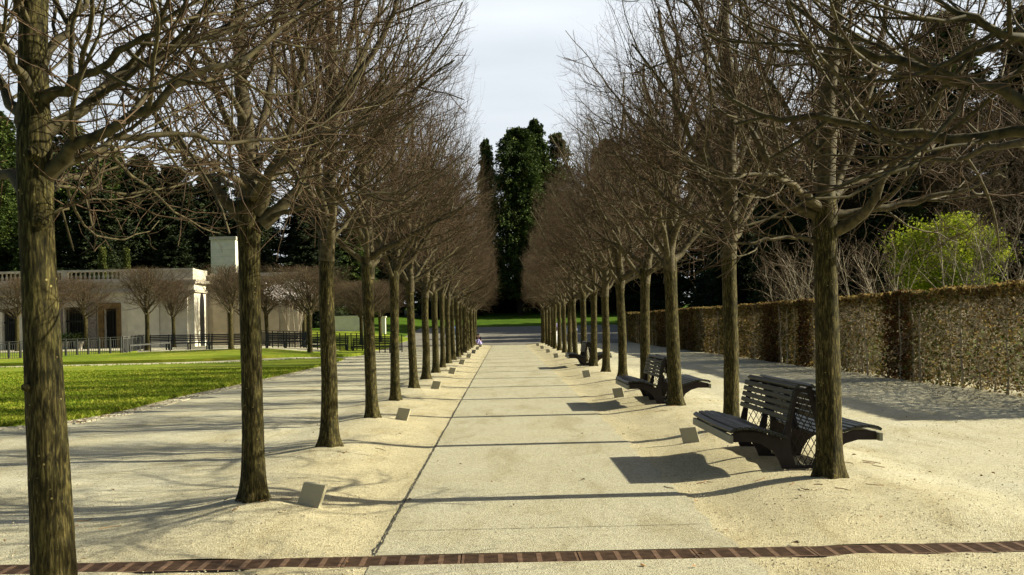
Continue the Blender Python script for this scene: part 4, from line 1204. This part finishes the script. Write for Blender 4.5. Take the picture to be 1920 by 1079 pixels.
for (x, y, sc, kd, sx, mt) in sorted([(-66, 110, .95, 'tall', 1.2, 'needle'), (-58, 118, 1.05, 'tall_b', 1.2, 'needle'), (-53, 106, .82, 'tall', 1.2, 'needle'), (-47, 112, .88, 'open', 1.2, 'needle'),
                       (-43, 120, .72, 'tall', 1.2, 'needle_dark'), (-38, 108, .78, 'tall_b', 1.3, 'needle_dark'), (-33, 116, .72, 'tall', 1.2, 'needle_dark'), (-28, 112, .60, 'tall_b', 1.4, 'needle_dark'),
                       (-23, 120, .62, 'tall', 1.4, 'needle_dark'), (-18, 124, .55, 'tall_b', 1.4, 'needle'), (-13, 130, .62, 'tall', 1.2, 'needle'), (-8, 128, .5, 'tall', 1.4, 'needle_dark'),
                       (-46, 101, .48, 'tall', 1.3, 'needle'), (-38.5, 98, .42, 'tall_b', 1.5, 'needle_dark'), (-32, 100, .4, 'tall', 1.6, 'needle_dark'),
                       (-62, 104, .8, 'tall_b', 1.3, 'needle'), (-41, 104, .62, 'tall', 1.6, 'needle_dark'), (-35.5, 110, .74, 'tall', 1.3, 'needle_dark'), (-30.5, 106, .5, 'tall_b', 1.6, 'needle_dark'), (-21, 113, .5, 'tall', 1.6, 'needle_dark'),
                       (-71, 132, 1.0, 'broad', 1.3, 'needle'), (-61, 134, .9, 'broad', 1.4, 'needle_dark'), (-51, 133, .95, 'broad', 1.4, 'needle'), (-42, 135, .75, 'broad', 1.5, 'needle_dark'),
                       (-33, 136, .80, 'broad', 1.4, 'needle_dark'), (-25, 138, .72, 'broad', 1.5, 'needle_dark'), (-16.5, 138, .7, 'broad', 1.4, 'needle_dark'), (-9, 139, .62, 'broad', 1.3, 'needle_dark')], key=lambda a: a[0]/a[1]):
    conifer(kd, mt, x, y, sc, 'dark evergreen of the belt beyond the pavilion roof, %s from the left' % ords[k], sx, group=gB); k += 1
conifer('cone', 'needle_light', -33.6, 86, .98, 'yellow green pointed conifer above the balustrade, left one of two', .9, cat='tree')
conifer('cone', 'needle_light', -31.4, 85.5, .96, 'yellow green pointed conifer above the balustrade, right one of two', .8, cat='tree')
# low dark shrubs closing the view under the trees
k = 0
for (x, y, sc) in sorted([(-6, 141, .9), (-1, 142, .9), (4.5, 142, .9), (10, 141, .9), (15.5, 140, .95), (21.5, 137, .95), (-4, 133, .55), (0.5, 137, .6), (7, 134, .62), (12, 131, .65), (17, 128, .8), (22, 105, .8), (26, 97, .95), (31, 96, .95), (36, 95, 1.0), (42, 94, 1.05), (48, 93, 1.1), (54, 93, 1.1),
                   (60, 94, 1.1), (14.5, 96, .40), (-9, 133, .7), (-15, 128, .7), (-20, 108, .6), (-26, 104, .7), (-36, 94, .8), (-42, 96, .9), (-49, 96, .9), (-56, 98, 1.0)], key=lambda a: a[0]/a[1]):
    conifer('bush', 'needle_dark', x, y, sc, 'low dark evergreen shrub under the tall trees, %s from the left' % ords[k], 1.0,
        group='dark shrubs under the trees', cat='shrub', name='evergreen_shrub'); k += 1

# ------------------------------------------------------------------ fresh green maple and pale stemmed shrubs beyond the hedge
def leafy_crown(seed, a, b_, c, nclump, per, size):
    rs = np.random.RandomState(seed)
    d = nrm(rs.normal(0, 1, (nclump, 3))); rr = rs.uniform(.35, 1.0, nclump)[:, None]**.5
    C = d*rr*np.array([a, b_, c]); C[:, 2] = np.where(C[:, 2] < -c*.6, -c*.6+rs.rand(nclump)*.2*c, C[:, 2])
    cs = rs.uniform(.16, .38, nclump)
    P = C[:, None, :]+rs.normal(0, 1, (nclump, per, 3))*cs[:, None, None]*np.array([1, 1, .45])
    P = P.reshape(-1, 3)
    A = nrm(rs.normal(0, 1, P.shape)*np.array([1, 1, .5])); B2 = nrm(np.cross(A, rs.normal(0, 1, P.shape)))
    return leaf_quads(P, A, B2, size*rs.uniform(.5, 1.2, len(P)), .6)
mx, my = 16.7, 38.5
e = empty('maple_tree', (mx, my, Hz(mx, my)))
V, Q = leafy_crown(3, 1.95, 1.9, 1.75, 210, 120, .055)
V[:, 2] += 3.6
link('crown', mesh_np('crown', V, [Q], M['maple']), e)
b = MB(); rr_ = random.Random(5)
for i in range(9):
    a = i*.7; r0 = .25; p = [(math.cos(a)*r0*.3, math.sin(a)*r0*.3, -.1)]
    for k in range(1, 7):
        t = k/6; p.append((math.cos(a)*(r0*.3+1.3*t**1.2)+rr_.uniform(-.1,.1), math.sin(a)*(r0*.3+1.2*t**1.2)+rr_.uniform(-.1,.1), t*4.4))
    b.tube(p, [.055-.006*k for k in range(7)], 6)
b.build('trunk', M['bark_dark'], e, True)
tag(e, 'bright yellow green leafy maple beyond the hedge at right', 'tree')

def multistem(seed, h, spread, nst):
    rs = np.random.RandomState(seed)
    env = Env(spread*1.15, spread*1.15, h, zb=-.5)
    env.inside = lambda P, j: P[..., 2] < h*j
    P0 = rs.normal(0, .12, (nst, 3)); P0[:, 2] = -.05
    az = np.arange(nst)*2.4+rs.normal(0,.3,nst)
    D = np.stack([np.cos(az)*.28*spread/1.3, np.sin(az)*.28*spread/1.3, np.ones(nst)], -1)
    r = rs.uniform(.02, .036, nst)
    p, R, a = grow(P0, D, np.full(nst, h*.95)*rs.uniform(.8, 1.05, nst), r, r*.3, 12, .08, .02, .012, env, rs)
    Vs, Qs, n = [], [], 0
    v, q = tubes_np(p, R, 5); Vs.append(v); Qs.append(q); n += len(v)
    P, D, rp, tt = kids(p, R, a, 8, .42, (rad(32), .15), rs, .6)
    L = rs.uniform(.6, 1.5, len(P)); r = np.minimum(rp*.6, .014)
    p1, r1, a1 = grow(P, D, L, r, r*.4, 6, .14, .1, .02, env, rs)
    v, q = tubes_np(p1, r1, 4); Vs.append(v); Qs.append(q+n); n += len(v)
    stems = mesh_np('stems', np.concatenate(Vs), [np.concatenate(Qs)], M['stem_pale'], True)
    P, D, rp, tt = kids(p1, r1, a1, 9, .1, (rad(42), .2), rs, .8)
    p2, r2, a2 = grow(P, D, rs.uniform(.2, .7, len(P)), np.full(len(P), .007), np.full(len(P), .004), 4, .2, .08, 0, env, rs)
    v, q = tubes_np(p2, r2, 3)
    return stems, mesh_np('twigs', v, [q], M['twig'], True)
ms = [multistem(i+20, 5.0, 1.2, 6) for i in range(3)]
for i, (x, y, sc, lb) in enumerate([(12.6, 46, .95, 'pale many stemmed bare shrub tree beyond the hedge, leftmost, seen between the trunks'),
        (12.3, 41, 1.0, 'pale stemmed bare shrub tree just left of the thick right trunk'),
        (13.0, 44.5, .9, 'bare many stemmed shrub tree behind the hedge, second from the left'),
        (12.5, 36.5, 1.0, 'pale bare shrub tree just right of the thick right trunk'),
        (13.3, 35.0, .95, 'pale bare shrub tree between the thick trunk and the green maple'),
        (13.6, 31.0, .95, 'pale leaning bare stems in front of the left half of the green maple'),
        (14.0, 29.5, 1.0, 'pale bare stems in front of the middle of the green maple'),
        (15.0, 29.0, .95, 'thin bare stems in front of the right side of the green maple'),
        (18.6, 30.0, 1.15, 'bare shrub tree right of the green maple at the frame edge')]):
    e = empty('bare_shrub_tree', (x, y, Hz(x, y)), i*1.1); e.scale = (sc, sc, sc)
    s_, t_ = ms[i % 3]
    link('stems', s_, e); link('twigs', t_, e)
    tag(e, lb, 'shrub tree', 'pale stemmed shrub trees beyond the hedge')
# tall bare deciduous trees, upper right
ENV_T = Env(4.6, 4.6, 17, zb=4)
tT = trunk_mesh('trunk_tall', .30, 6.2, 31, mat='bark_dark', sides=16)
def big_scaffold(rs, env, r, nl, fork, Lm):
    return [(p*np.array([1,1,1]), q) for p, q in [(np.array([[0,0,fork-.3+(env.h-fork)*t] for t in np.linspace(0,.93,8)])+np.c_[rs.normal(0,.15,(8,2)).cumsum(0),np.zeros(8)], r*.75)]] + [
        (np.array([[math.cos(a)*L*t, math.sin(a)*L*t, z0+L*el*t+.5*t*t] for t in np.linspace(0,1,7)])+np.r_[np.zeros((1,3)), rs.normal(0,.13,(6,3))], r*rs.uniform(.22,.4))
        for a, L, z0, el in [(i*2.4+rs.normal(0,.2), Lm*rs.uniform(.6,1.05)*(1-.4*i/nl), fork-.2+(env.h-fork)*.7*(i/nl)**1.1, rs.uniform(.4,1.1)) for i in range(nl)]]
def crown_big(seed):
    rs = np.random.RandomState(seed); env = ENV_T
    sc = big_scaffold(rs, env, .30, 16, 6.0, 4.4)
    n0 = 12; P0, R0 = [], []
    for pts, r in sc:
        p, L = resample(pts, n0); P0.append(p); R0.append(np.linspace(r, r*.2, n0))
    P0, R0 = np.array(P0), np.array(R0); af = np.full(len(P0), n0-1)
    Vs, Qs, n = [], [], 0
    v, q = tubes_np(P0, R0, 6); Vs.append(v); Qs.append(q); n += len(v)
    P, D, rp, tt = kids(P0, R0, af, 11, .15, (rad(45), .2), rs, .8)
    r = np.minimum(rp*.6, .045); p1, r1, a1 = grow(P, D, rs.uniform(1, 2.6, len(P)), r, r*.3, 7, .15, .1, .03, env, rs)
    v, q = tubes_np(p1, r1, 4); Vs.append(v); Qs.append(q+n); n += len(v)
    limbs = mesh_np('limbs', np.concatenate(Vs), [np.concatenate(Qs)], M['bark_dark'], True)
    P, D, rp, tt = kids(p1, r1, a1, 8, .1, (rad(45), .2), rs, .8)
    p2, r2, a2 = grow(P, D, rs.uniform(.5, 1.4, len(P)), np.full(len(P), .017), np.full(len(P), .009), 5, .2, .06, .02, env, rs)
    v, q = tubes_np(p2, r2, 3)
    P, D, rp, tt = kids(p2, r2, a2, 5, .1, (rad(45), .2), rs, .8)
    p3, r3, a3 = grow(P, D, rs.uniform(.3, .7, len(P)), np.full(len(P), .010), np.full(len(P), .006), 3, .2, .05, .02, env, rs)
    v2, q2 = tubes_np(p3, r3, 3)
    return limbs, mesh_np('twigs', np.r_[v, v2], [np.r_[q, q2+len(v)]], M['twig'], True)
big = [crown_big(61), crown_big(62)]
for i, (x, y, sc, lb) in enumerate([(36.5, 86, 1.15, 'tall bare tree with dark trunk rising behind the right hedge, seen through the near boughs'),
                                    (43, 88, 1.25, 'tall bare tree beyond the green maple, near the right frame edge'),
                                    (29.5, 90, 1.1, 'tall bare tree left of the green maple, against the dark evergreens')]):
    e = empty('bare_tree', (x, y, Hz(x, y)), i*2.0); e.scale = (sc,)*3
    link('trunk', tT, e); l_, t_ = big[i % 2]; link('limbs', l_, e); link('twigs', t_, e)
    tag(e, lb, 'tree', 'tall bare trees beyond the hedge')
# white flowering tree near the pavilion
e = empty('flowering_tree', (-12.9, 62.9, Hz(-12.9, 62.9)))
e.scale = (.85, .85, .95)
s_, t_ = ms[0]
o = link('stems', s_, e); o = link('twigs', t_, e)
V1_, Q1_ = leafy_crown(8, 1.7, 1.2, .6, 40, 46, .055); V1_[:, 2] += 3.6
link('blossom', mesh_np('blossom', V1_, [Q1_], M['blossom']), e)
tag(e, 'small tree covered in white blossom behind the black railing', 'tree')

# ------------------------------------------------------------------ the pavilion, left
def pavilion():
    F = 72.0; G = Hz(-28, F)-.2; X0, X1 = -44.0, -21.75; T = 5.05; B1 = 75.3
    root = empty('pavilion', ((X0+X1)/2, F, 0)); ox, oy = (X0+X1)/2, F
    def bx(b, x0, x1, y0, y1, z0, z1): b.box(x0-ox, x1-ox, y0-oy, y1-oy, z0, z1)
    openings = [(-40.4, -37.4), (-35.3, -34.2), (-30.95, -29.3), (-28.1, -27.2)]       # windows and the door
    b = MB()
    xs = [X0]+[v for p in openings for v in p]+[X1]
    for i in range(0, len(xs), 2): bx(b, xs[i], xs[i+1], F, B1, G, T)
    for k, (a, c) in enumerate(openings): bx(b, a, c, F+.003, B1, 3.35, T-.003); bx(b, a, c, F+1.2, B1-.01, G, 3.35)
    b.build('wall', M['stucco'], root)
    for (a, c) in ((-26.4, -24.2), (-33.4, -32.4), (-23.6, -22.2), (-37.0, -36.1), (-41.6, -40.8)):
        b = MB(); bx(b, a, c, F-.14, F-.002, G, 4.2); b.build('pilaster', M['stucco'], root)
    b = MB()
    bx(b, X0-.1, X1+.14, F-.22, F-.003, 4.25, 4.42); bx(b, X0-.1, X1+.2, F-.30, F-.004, 4.85, 5.02); bx(b, X0-.1, X1+.26, F-.38, F-.005, 5.02, 5.12)
    bx(b, X1+.003, X1+.14, F, B1, 4.25, 4.42); bx(b, X1+.003, X1+.26, F-.004, B1, 4.90, 5.12)
    for x in np.arange(X0+.3, X1, .42): bx(b, x, x+.2, F-.24, F-.006, 4.70, 4.846)
    b.build('cornice', M['cornice'], root)
    # balustrade: solid plinths and two runs of balusters
    b = MB()
    bx(b, X0, X1, F-.2, F+.25, 5.124, 5.26); bx(b, X0, X1+.02, F-.22, F+.27, 5.80, 5.93)
    for a, c in ((X0, -41.2), (-38.3, -37.6), (-31.0+.0, -30.6), (-26.9, X1)): bx(b, a, c, F-.17, F+.22, 5.262, 5.798)
    bx(b, X1-.6, X1-.003, F+.272, B1, 5.124, 5.9)
    b.build('parapet', M['cornice'], root)
    bal = MB(); prof = [(.0,.075),(.04,.075),(.05,.05),(.12,.085),(.2,.10),(.3,.06),(.4,.045),(.46,.07),(.49,.075),(.536,.075)]
    bal.tube([(0, 0, z) for z, r in prof], [r for z, r in prof], 8)
    bm_ = bal.mesh('baluster', M['cornice'], True)
    for a, c in ((-41.1, -38.4), (-37.5, -31.1), (-30.5, -27.0)):
        n = int((c-a)/.30)
        for i in range(n):
            o = link('baluster', bm_, root); o.location = (a+(i+.5)*(c-a)/n-ox, 0.02, 5.262)
    # door
    d = MB(); a, c = openings[3]
    bx(d, a-.38, a, F-.12, F+.05, G, 3.6); bx(d, c, c+.3, F-.12, F+.05, G, 3.6); bx(d, a, c, F-.12, F+.05, 3.2, 3.6)
    do = d.build('door_frame', M['wood_brown'], root)
    d = MB()
    bx(d, a+.02, c-.02, F+.4, F+.46, G, 3.2)
    for x in np.arange(a+.1, c, .22): bx(d, x, x+.03, F+.32, F+.396, G, 3.2)
    d.build('door', M['dark_void'], do)
    # wide windows with iron screens and a mosaic column between
    for a, c in openings[:3]:
        d = MB(); bx(d, a, c, F+1.1, F+1.19, G, 3.35)
        wn = d.build('window', M['dark_void'], root)
        d = MB()
        for x in np.linspace(a+.1, c-.1, 9): bx(d, x, x+.05, F+.3, F+.35, G, 3.2)
        bx(d, a, c, F+.29, F+.36, 2.3, 2.4)
        d.build('screen', M['black_iron'], wn)
    for a, c in ((-31.8, -31.0), (-29.25, -28.6)):
        d = MB(); bx(d, a, c, F-.25, F-.004, G, 3.6); d.build('mosaic_pier', M['mosaic'], root)
    # niche in the sunlit end: flat dark plate, recess shade put into its colour
    d = MB(); y0, y1 = 73.3, 74.4; n = 10
    pts = [(y0, G), (y1, G), (y1, 3.4)] + [((y0+y1)/2+math.cos(t)*(y1-y0)/2, 3.4+math.sin(t)*.9) for t in np.linspace(.3, PI-.3, 8)] + [(y0, 3.4)]
    V = [(X1+.002-ox, y-oy, z) for y, z in pts] + [(X1+.012-ox, y-oy, z) for y, z in pts]; m = len(pts)
    d.add(V, [(i, (i+1) % m, (i+1) % m+m, i+m) for i in range(m)], [(m, m+i, m+i+1) for i in range(1, m-1)])
    d.build('niche_shade', M['dark_void'], root)
    # back wing
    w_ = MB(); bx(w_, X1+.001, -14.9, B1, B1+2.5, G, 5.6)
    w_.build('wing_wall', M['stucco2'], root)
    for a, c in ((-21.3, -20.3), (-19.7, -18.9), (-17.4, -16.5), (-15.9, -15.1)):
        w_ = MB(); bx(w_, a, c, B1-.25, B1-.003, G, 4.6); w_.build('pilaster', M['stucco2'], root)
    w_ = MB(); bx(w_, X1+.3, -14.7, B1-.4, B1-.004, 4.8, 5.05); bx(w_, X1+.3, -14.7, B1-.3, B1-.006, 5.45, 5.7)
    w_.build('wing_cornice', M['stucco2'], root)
    return tag(root, 'long pale stucco garden pavilion with balustraded roof and wooden door', 'building')
pavilion()
b = MB(); b.box(-1.15, 1.15, -1.0, 1.0, -.5, 10.0)
tw = empty('tower', (-26.2, 97, 0)); b.build('wall', M['stucco'], tw)
b = MB()
for z in np.arange(1, 9.6, .62): b.box(-1.156, 1.156, -1.006, 1.006, z, z+.018)
b.build('course_joints', M['cornice'], tw)
b = MB(); b.box(-1.25, 1.25, -1.1, 1.1, 10.0, 10.3); b.build('cap', M['cornice'], tw)
tag(tw, 'plain white square tower rising behind the pavilion among dark trees', 'tower')
# low beige wall on the rising lawn
b = MB(); b.box(-2.3, 2.3, 0, .4, -.3, 1.15); b.box(-2.36, 2.36, -.05, .45, 1.152, 1.24)
lw = b.build('garden_wall', M['stucco']); lw.location = (-14.6, 96, Hz(-14.6, 96)+.25)
tag(lw, 'low beige wall on the rising lawn behind the left tree row', 'wall')
b = MB(); b.box(-.28, .28, -.28, .28, -.2, 1.5); b.box(-.34, .34, -.34, .34, 1.502, 1.62)
lw = b.build('gate_pier', M['stucco']); lw.location = (-11.2, 94.5, Hz(-11.2, 94.5))
tag(lw, 'squat pale stone pier right of the low beige wall', 'pier')

# ------------------------------------------------------------------ railings
def railing(name, p0, p1, h, npost, bars, label, mat, cat='railing', rails=(1.0, .88, .12)):
    a = Vector((*p0, Hz(*p0))); c = Vector((*p1, Hz(*p1))); d = c-a
    root = empty(name, a)
    b = MB()
    for r in rails: b.bar((0,0,h*r), (d.x, d.y, d.z+h*r), .035, .03)
    b.build('rails', mat, root)
    b = MB(); n = bars
    for i in range(n):
        t = (i+.5)/n; p = d*t
        b.bar((p.x, p.y, p.z+h*rails[-1]), (p.x, p.y, p.z+h*rails[1]), (.03 if mat is M['black_iron'] else .02), .02)
    b.build('bars', mat, root)
    pb = MB(); pb.box(-.028, .028, -.028, .028, -.05, h+.02); pm = pb.mesh('post', mat)
    for i in range(npost):
        o = link('post', pm, root); p = d*(i/(npost-1)); o.location = p
    return tag(root, label, cat)
railing('railing', (-26.0, 51.3), (-19.95, 53.3), .95, 13, 60, 'grey metal railing round the small fenced lawn, left edge', M['grey_iron'])
railing('railing', (-19.9, 53.4), (-21.6, 62), .95, 7, 60, 'grey railing side running back toward the pavilion door', M['grey_iron'])
railing('low_rail', (-19.6, 53.6), (-18.6, 57.0), .5, 3, 1, 'low hoop rail beside the end of the fenced lawn', M['grey_iron'], 'rail', (1.0, .97, .9))
railing('railing', (-14.8, 62.4), (-6.2, 62.0), 1.05, 26, 150, 'black iron railing behind the benches, left of the walk', M['black_iron'])

def garden_bench(L=2.35):
    root = empty('garden_bench', (0, 0, 0))
    b = MB()
    for k in range(4): b.box(-L/2, L/2, -.28+k*.115, -.19+k*.115, .40, .44)
    b.box(-L/2, L/2, -.30, -.282, .36, .43)
    b.build('seat', M['green_wood'], root)
    b = MB()
    for k in range(4): b.box(-L/2, L/2, .19+.03*k, .215+.03*k, .52+.10*k, .59+.10*k)
    b.build('backrest', M['green_wood'], root)
    b = MB(); b.box(-.035, .035, -.28, -.21, 0, .4)
    b.box(-.035, .035, .18, .25, 0, .5); b.bar((0,.215,.45), (0,.32,.92), .05, .05, (0,1,0)); b.box(-.03,.03,-.2,.18,.33,.395)
    m = b.mesh('leg_frame', M['green_wood'])
    for x in (-L/2+.08, 0, L/2-.08):
        o = link('leg_frame', m, root); o.location = (x, 0, 0)
    return root
gb = garden_bench()
bl = [(-21.1, 60.8, 'leftmost dark green bench of the long row before the pavilion'), (-18.65, 60.6, 'second dark green bench from the left in the long row'),
      (-16.2, 60.4, 'third dark green bench, just left of the dark fissured trunk'), (-12.9, 60.4, 'dark green bench just right of the dark fissured trunk, before the railing'),
      (-10.4, 60.6, 'dark green bench behind the third left trunk, before the railing'), (-7.9, 60.9, 'dark green bench nearest the walk, at the end of the railing')]
for i, (x, y, lb) in enumerate(bl):
    o = gb if i == 0 else dup(gb)
    o.location = (x, y, Hz(x, y)); o.rotation_euler = (0, 0, .03)
    tag(o, lb, 'bench', 'dark green benches on the terrace')
# small items before the pavilion windows
pb = MB(); pb.tube([(0,0,0),(0,0,.08),(0,0,.45),(0,0,.5)], [.22,.25,.34,.36], 12)
for i, (x, lb) in enumerate([(-30.5, 'pale planter pot in the pavilion opening, nearer the left mosaic pier'), (-29.6, 'pale planter pot in the pavilion opening, nearer the door')]):
    e = empty('planter', (x, 71.2, Hz(x, 71.2)))
    pb.build('pot', M['cornice'], e, True)
    V, Q = leafy_crown(30+i, .35, .35, .3, 14, 50, .05); V[:, 2] += .8
    link('plant', mesh_np('plant', V, [Q], M['needle']), e)
    tag(e, lb, 'planter')

# ------------------------------------------------------------------ people, far off between the trunks
def skin_body(name, verts, edges, radii, mat, parent, sub=2):
    bm = bmesh.new()
    sl_ = bm.verts.layers.skin.verify()
    vv = []
    for i, (p, r) in enumerate(zip(verts, radii)):
        v = bm.verts.new(p); v[sl_].radius = (r if isinstance(r, tuple) else (r, r)); v[sl_].use_root = (i == 0); vv.append(v)
    for a, c in edges: bm.edges.new((vv[a], vv[c]))
    me = bpy.data.meshes.new(name); bm.to_mesh(me); bm.free(); me.materials.append(mat)
    o = link(name, me, parent)
    m = o.modifiers.new('skin', 'SKIN'); m.use_smooth_shade = True
    s = o.modifiers.new('sub', 'SUBSURF'); s.levels = sub; s.render_levels = sub
    return o
def person(x, y, rz, label, shirt, trousers, hair, pose='walk', hat=None, sc=1.0, short=False):
    root = empty('person', (x, y, Hz(x, y)), rz); root.scale = (sc, sc, sc)
    k = {'walk': .22, 'stand': .03, 'sit': 0}[pose]
    if pose != 'sit':
        J = dict(pel=(0,0,.95), wa=(0,0,1.10), ch=(0,.01,1.32), nk=(0,.0,1.47), hd=(0,.02,1.60), top=(0,.01,1.68),
                 lh=(-.1,0,.90), lk=(-.11,k*.7,.50), la=(-.11,k-.05*0,.09), lt=(-.12,k+.15,.04),
                 rh=(.1,0,.90), rk=(.11,-.02,.50), ra=(.11,-k-.02,.11), rt=(.12,-k+.13,.04),
                 ls=(-.19,0,1.40), le=(-.24,-.06-k*.5,1.13), lw=(-.23,.02-k*.3,.90), rs=(.19,0,1.40), re=(.24,.02+k*.3,1.13), rw=(.22,.14+k*.3,.92))
    else:
        J = dict(pel=(0,0,.13), wa=(0,.0,.28), ch=(0,.06,.48), nk=(0,.10,.62), hd=(0,.15,.74), top=(0,.15,.81),
                 lh=(-.1,.02,.12), lk=(-.14,.36,.44), la=(-.14,.52,.09), lt=(-.15,.68,.05),
                 rh=(.1,.02,.12), rk=(.14,.40,.40), ra=(.16,.58,.09), rt=(.17,.73,.05),
                 ls=(-.18,.06,.56), le=(-.22,.22,.38), lw=(-.12,.36,.42), rs=(.18,.06,.56), re=(.22,.24,.38), rw=(.10,.38,.42))
    names = list(J); idx = {n: i for i, n in enumerate(names)}
    E = [('pel','wa'),('wa','ch'),('ch','nk'),('nk','hd'),('hd','top'),('pel','lh'),('lh','lk'),('lk','la'),('la','lt'),('pel','rh'),('rh','rk'),('rk','ra'),('ra','rt'),
         ('ch','ls'),('ls','le'),('le','lw'),('ch','rs'),('rs','re'),('re','rw')]
    Rr = dict(pel=.13, wa=.115, ch=.14, nk=.052, hd=.092, top=.075, lh=.085, lk=.058, la=.04, lt=.034, rh=.085, rk=.058, ra=.04, rt=.034,
              ls=.06, le=.042, lw=.028, rs=.06, re=.042, rw=.028)
    body = skin_body('body', [J[n] for n in names], [(idx[a], idx[c]) for a, c in E], [Rr[n] for n in names], M['skin'], root)
    def part(nm, keys, ed, grow_, mat):
        ii = {n: i for i, n in enumerate(keys)}
        return skin_body(nm, [J[n] for n in keys], [(ii[a], ii[c]) for a, c in ed], [Rr[n]+grow_ for n in keys], mat, root)
    part('jacket', ['wa','ch','ls','le','lw','rs','re','rw'], [('wa','ch'),('ch','ls'),('ls','le'),('le','lw'),('ch','rs'),('rs','re'),('re','rw')], .018, shirt)
    if short: part('shorts', ['pel','lh','lk','rh','rk'], [('pel','lh'),('lh','lk'),('pel','rh'),('rh','rk')], .03, trousers)
    else: part('trousers', ['pel','lh','lk','la','rh','rk','ra'], [('pel','lh'),('lh','lk'),('lk','la'),('pel','rh'),('rh','rk'),('rk','ra')], .022, trousers)
    hv = Vector(J['hd'])
    b = MB(); n = 10
    for nm, cz, rr, mt, fw in (('hair', .025, .112, hair, -.02),) + ((('cap', .06, .116, hat, 0.0),) if hat else ()):
        b = MB(); P = []; R = []
        for q in np.linspace(-.35 if nm == 'hair' else .1, 1, 7):
            P.append((hv.x, hv.y+fw, hv.z+cz+rr*q*.95)); R.append(max(.008, rr*math.sqrt(max(0, 1-q*q))*.95))
        b.tube(P, R, 10); b.build(nm, mt, body, True)
    b = MB()   # nose and ears
    b.tube([(hv.x, hv.y+.075, hv.z+.02), (hv.x, hv.y+.112, hv.z-.012)], [.008, .014], 6)
    for s in (-1, 1): b.tube([(hv.x+s*.085, hv.y, hv.z+.02), (hv.x+s*.100, hv.y-.01, hv.z-.02)], [.02, .014], 6)
    b.build('face', M['skin'], body, True)
    shm = cloth('shoe', (.05,.05,.05)) if 'shoe' not in bpy.data.materials else bpy.data.materials['shoe']
    for a, t in (('la','lt'), ('ra','rt')):
        A, T_ = Vector(J[a]), Vector(J[t]); b = MB()
        b.tube([tuple(A+Vector((0,-.05,-.045))), tuple(A+Vector((0,.05,-.03))), tuple(T_+Vector((0,.03,-.005)))], [.045,.048,.035], 8); b.build('shoe', shm, root, True)
    # hands: palm with five bent fingers
    for wv, ev in (('lw','le'), ('rw','re')):
        W_ = Vector(J[wv]); d = (W_-Vector(J[ev])).normalized(); sgn = -1 if wv == 'lw' else 1
        side = Vector((0, 1, 0)); side = (side-d*side.dot(d)).normalized()
        b = MB(); b.tube([tuple(W_), tuple(W_+d*.04), tuple(W_+d*.085)], [.022,.034,.03], 8)
        for f in range(4):
            o = W_+d*.08+side*(.026-.0175*f); L = (.062,.072,.068,.052)[f]
            b.tube([tuple(o), tuple(o+d*L*.55), tuple(o+d*L*.95-Vector((sgn*.018,0,0)))], [.009,.008,.006], 5)
        o = W_+d*.03+side*.028; b.tube([tuple(o), tuple(o+side*.03+d*.02), tuple(o+side*.035+d*.05)], [.011,.009,.007], 5)
        b.build('hand', M['skin'], body, True)
    return tag(root, label, 'person')
blue = cloth('pale_blue_cloth', (.36,.46,.62)); white = cloth('white_cloth', (.7,.7,.72)); navy = cloth('navy_cloth', (.03,.05,.12)); dark = cloth('dark_cloth', (.02,.02,.025))
violet = cloth('violet_cloth', (.36,.33,.62)); green = cloth('green_cloth', (.05,.16,.08)); hairm = simple('dark_hair', (.02,.014,.01), .6, .3); mid = cloth('mid_blue_cloth', (.12,.22,.45))
person(3.86, 58.5, PI*.92, 'person walking in pale blue jacket, dark trousers and white cap between right trunks', blue, dark, hairm, 'walk', white)
person(3.25, 66.5, PI*.98, 'person in white trousers walking farther back between the right trunks', violet, white, hairm, 'walk')
person(-3.24, 63.0, PI*.1, 'person in mid blue top and green shorts behind the left trunks', mid, green, hairm, 'stand', sc=1.03, short=True)
person(-2.95, 66.0, PI*.9, 'person in navy jacket half hidden behind the left trunks', navy, blue, hairm, 'walk', sc=.98)
person(-1.85, 75.4, PI*.85, 'person in dark top and violet trousers sitting on the ground at the left row end', dark, violet, hairm, 'sit')
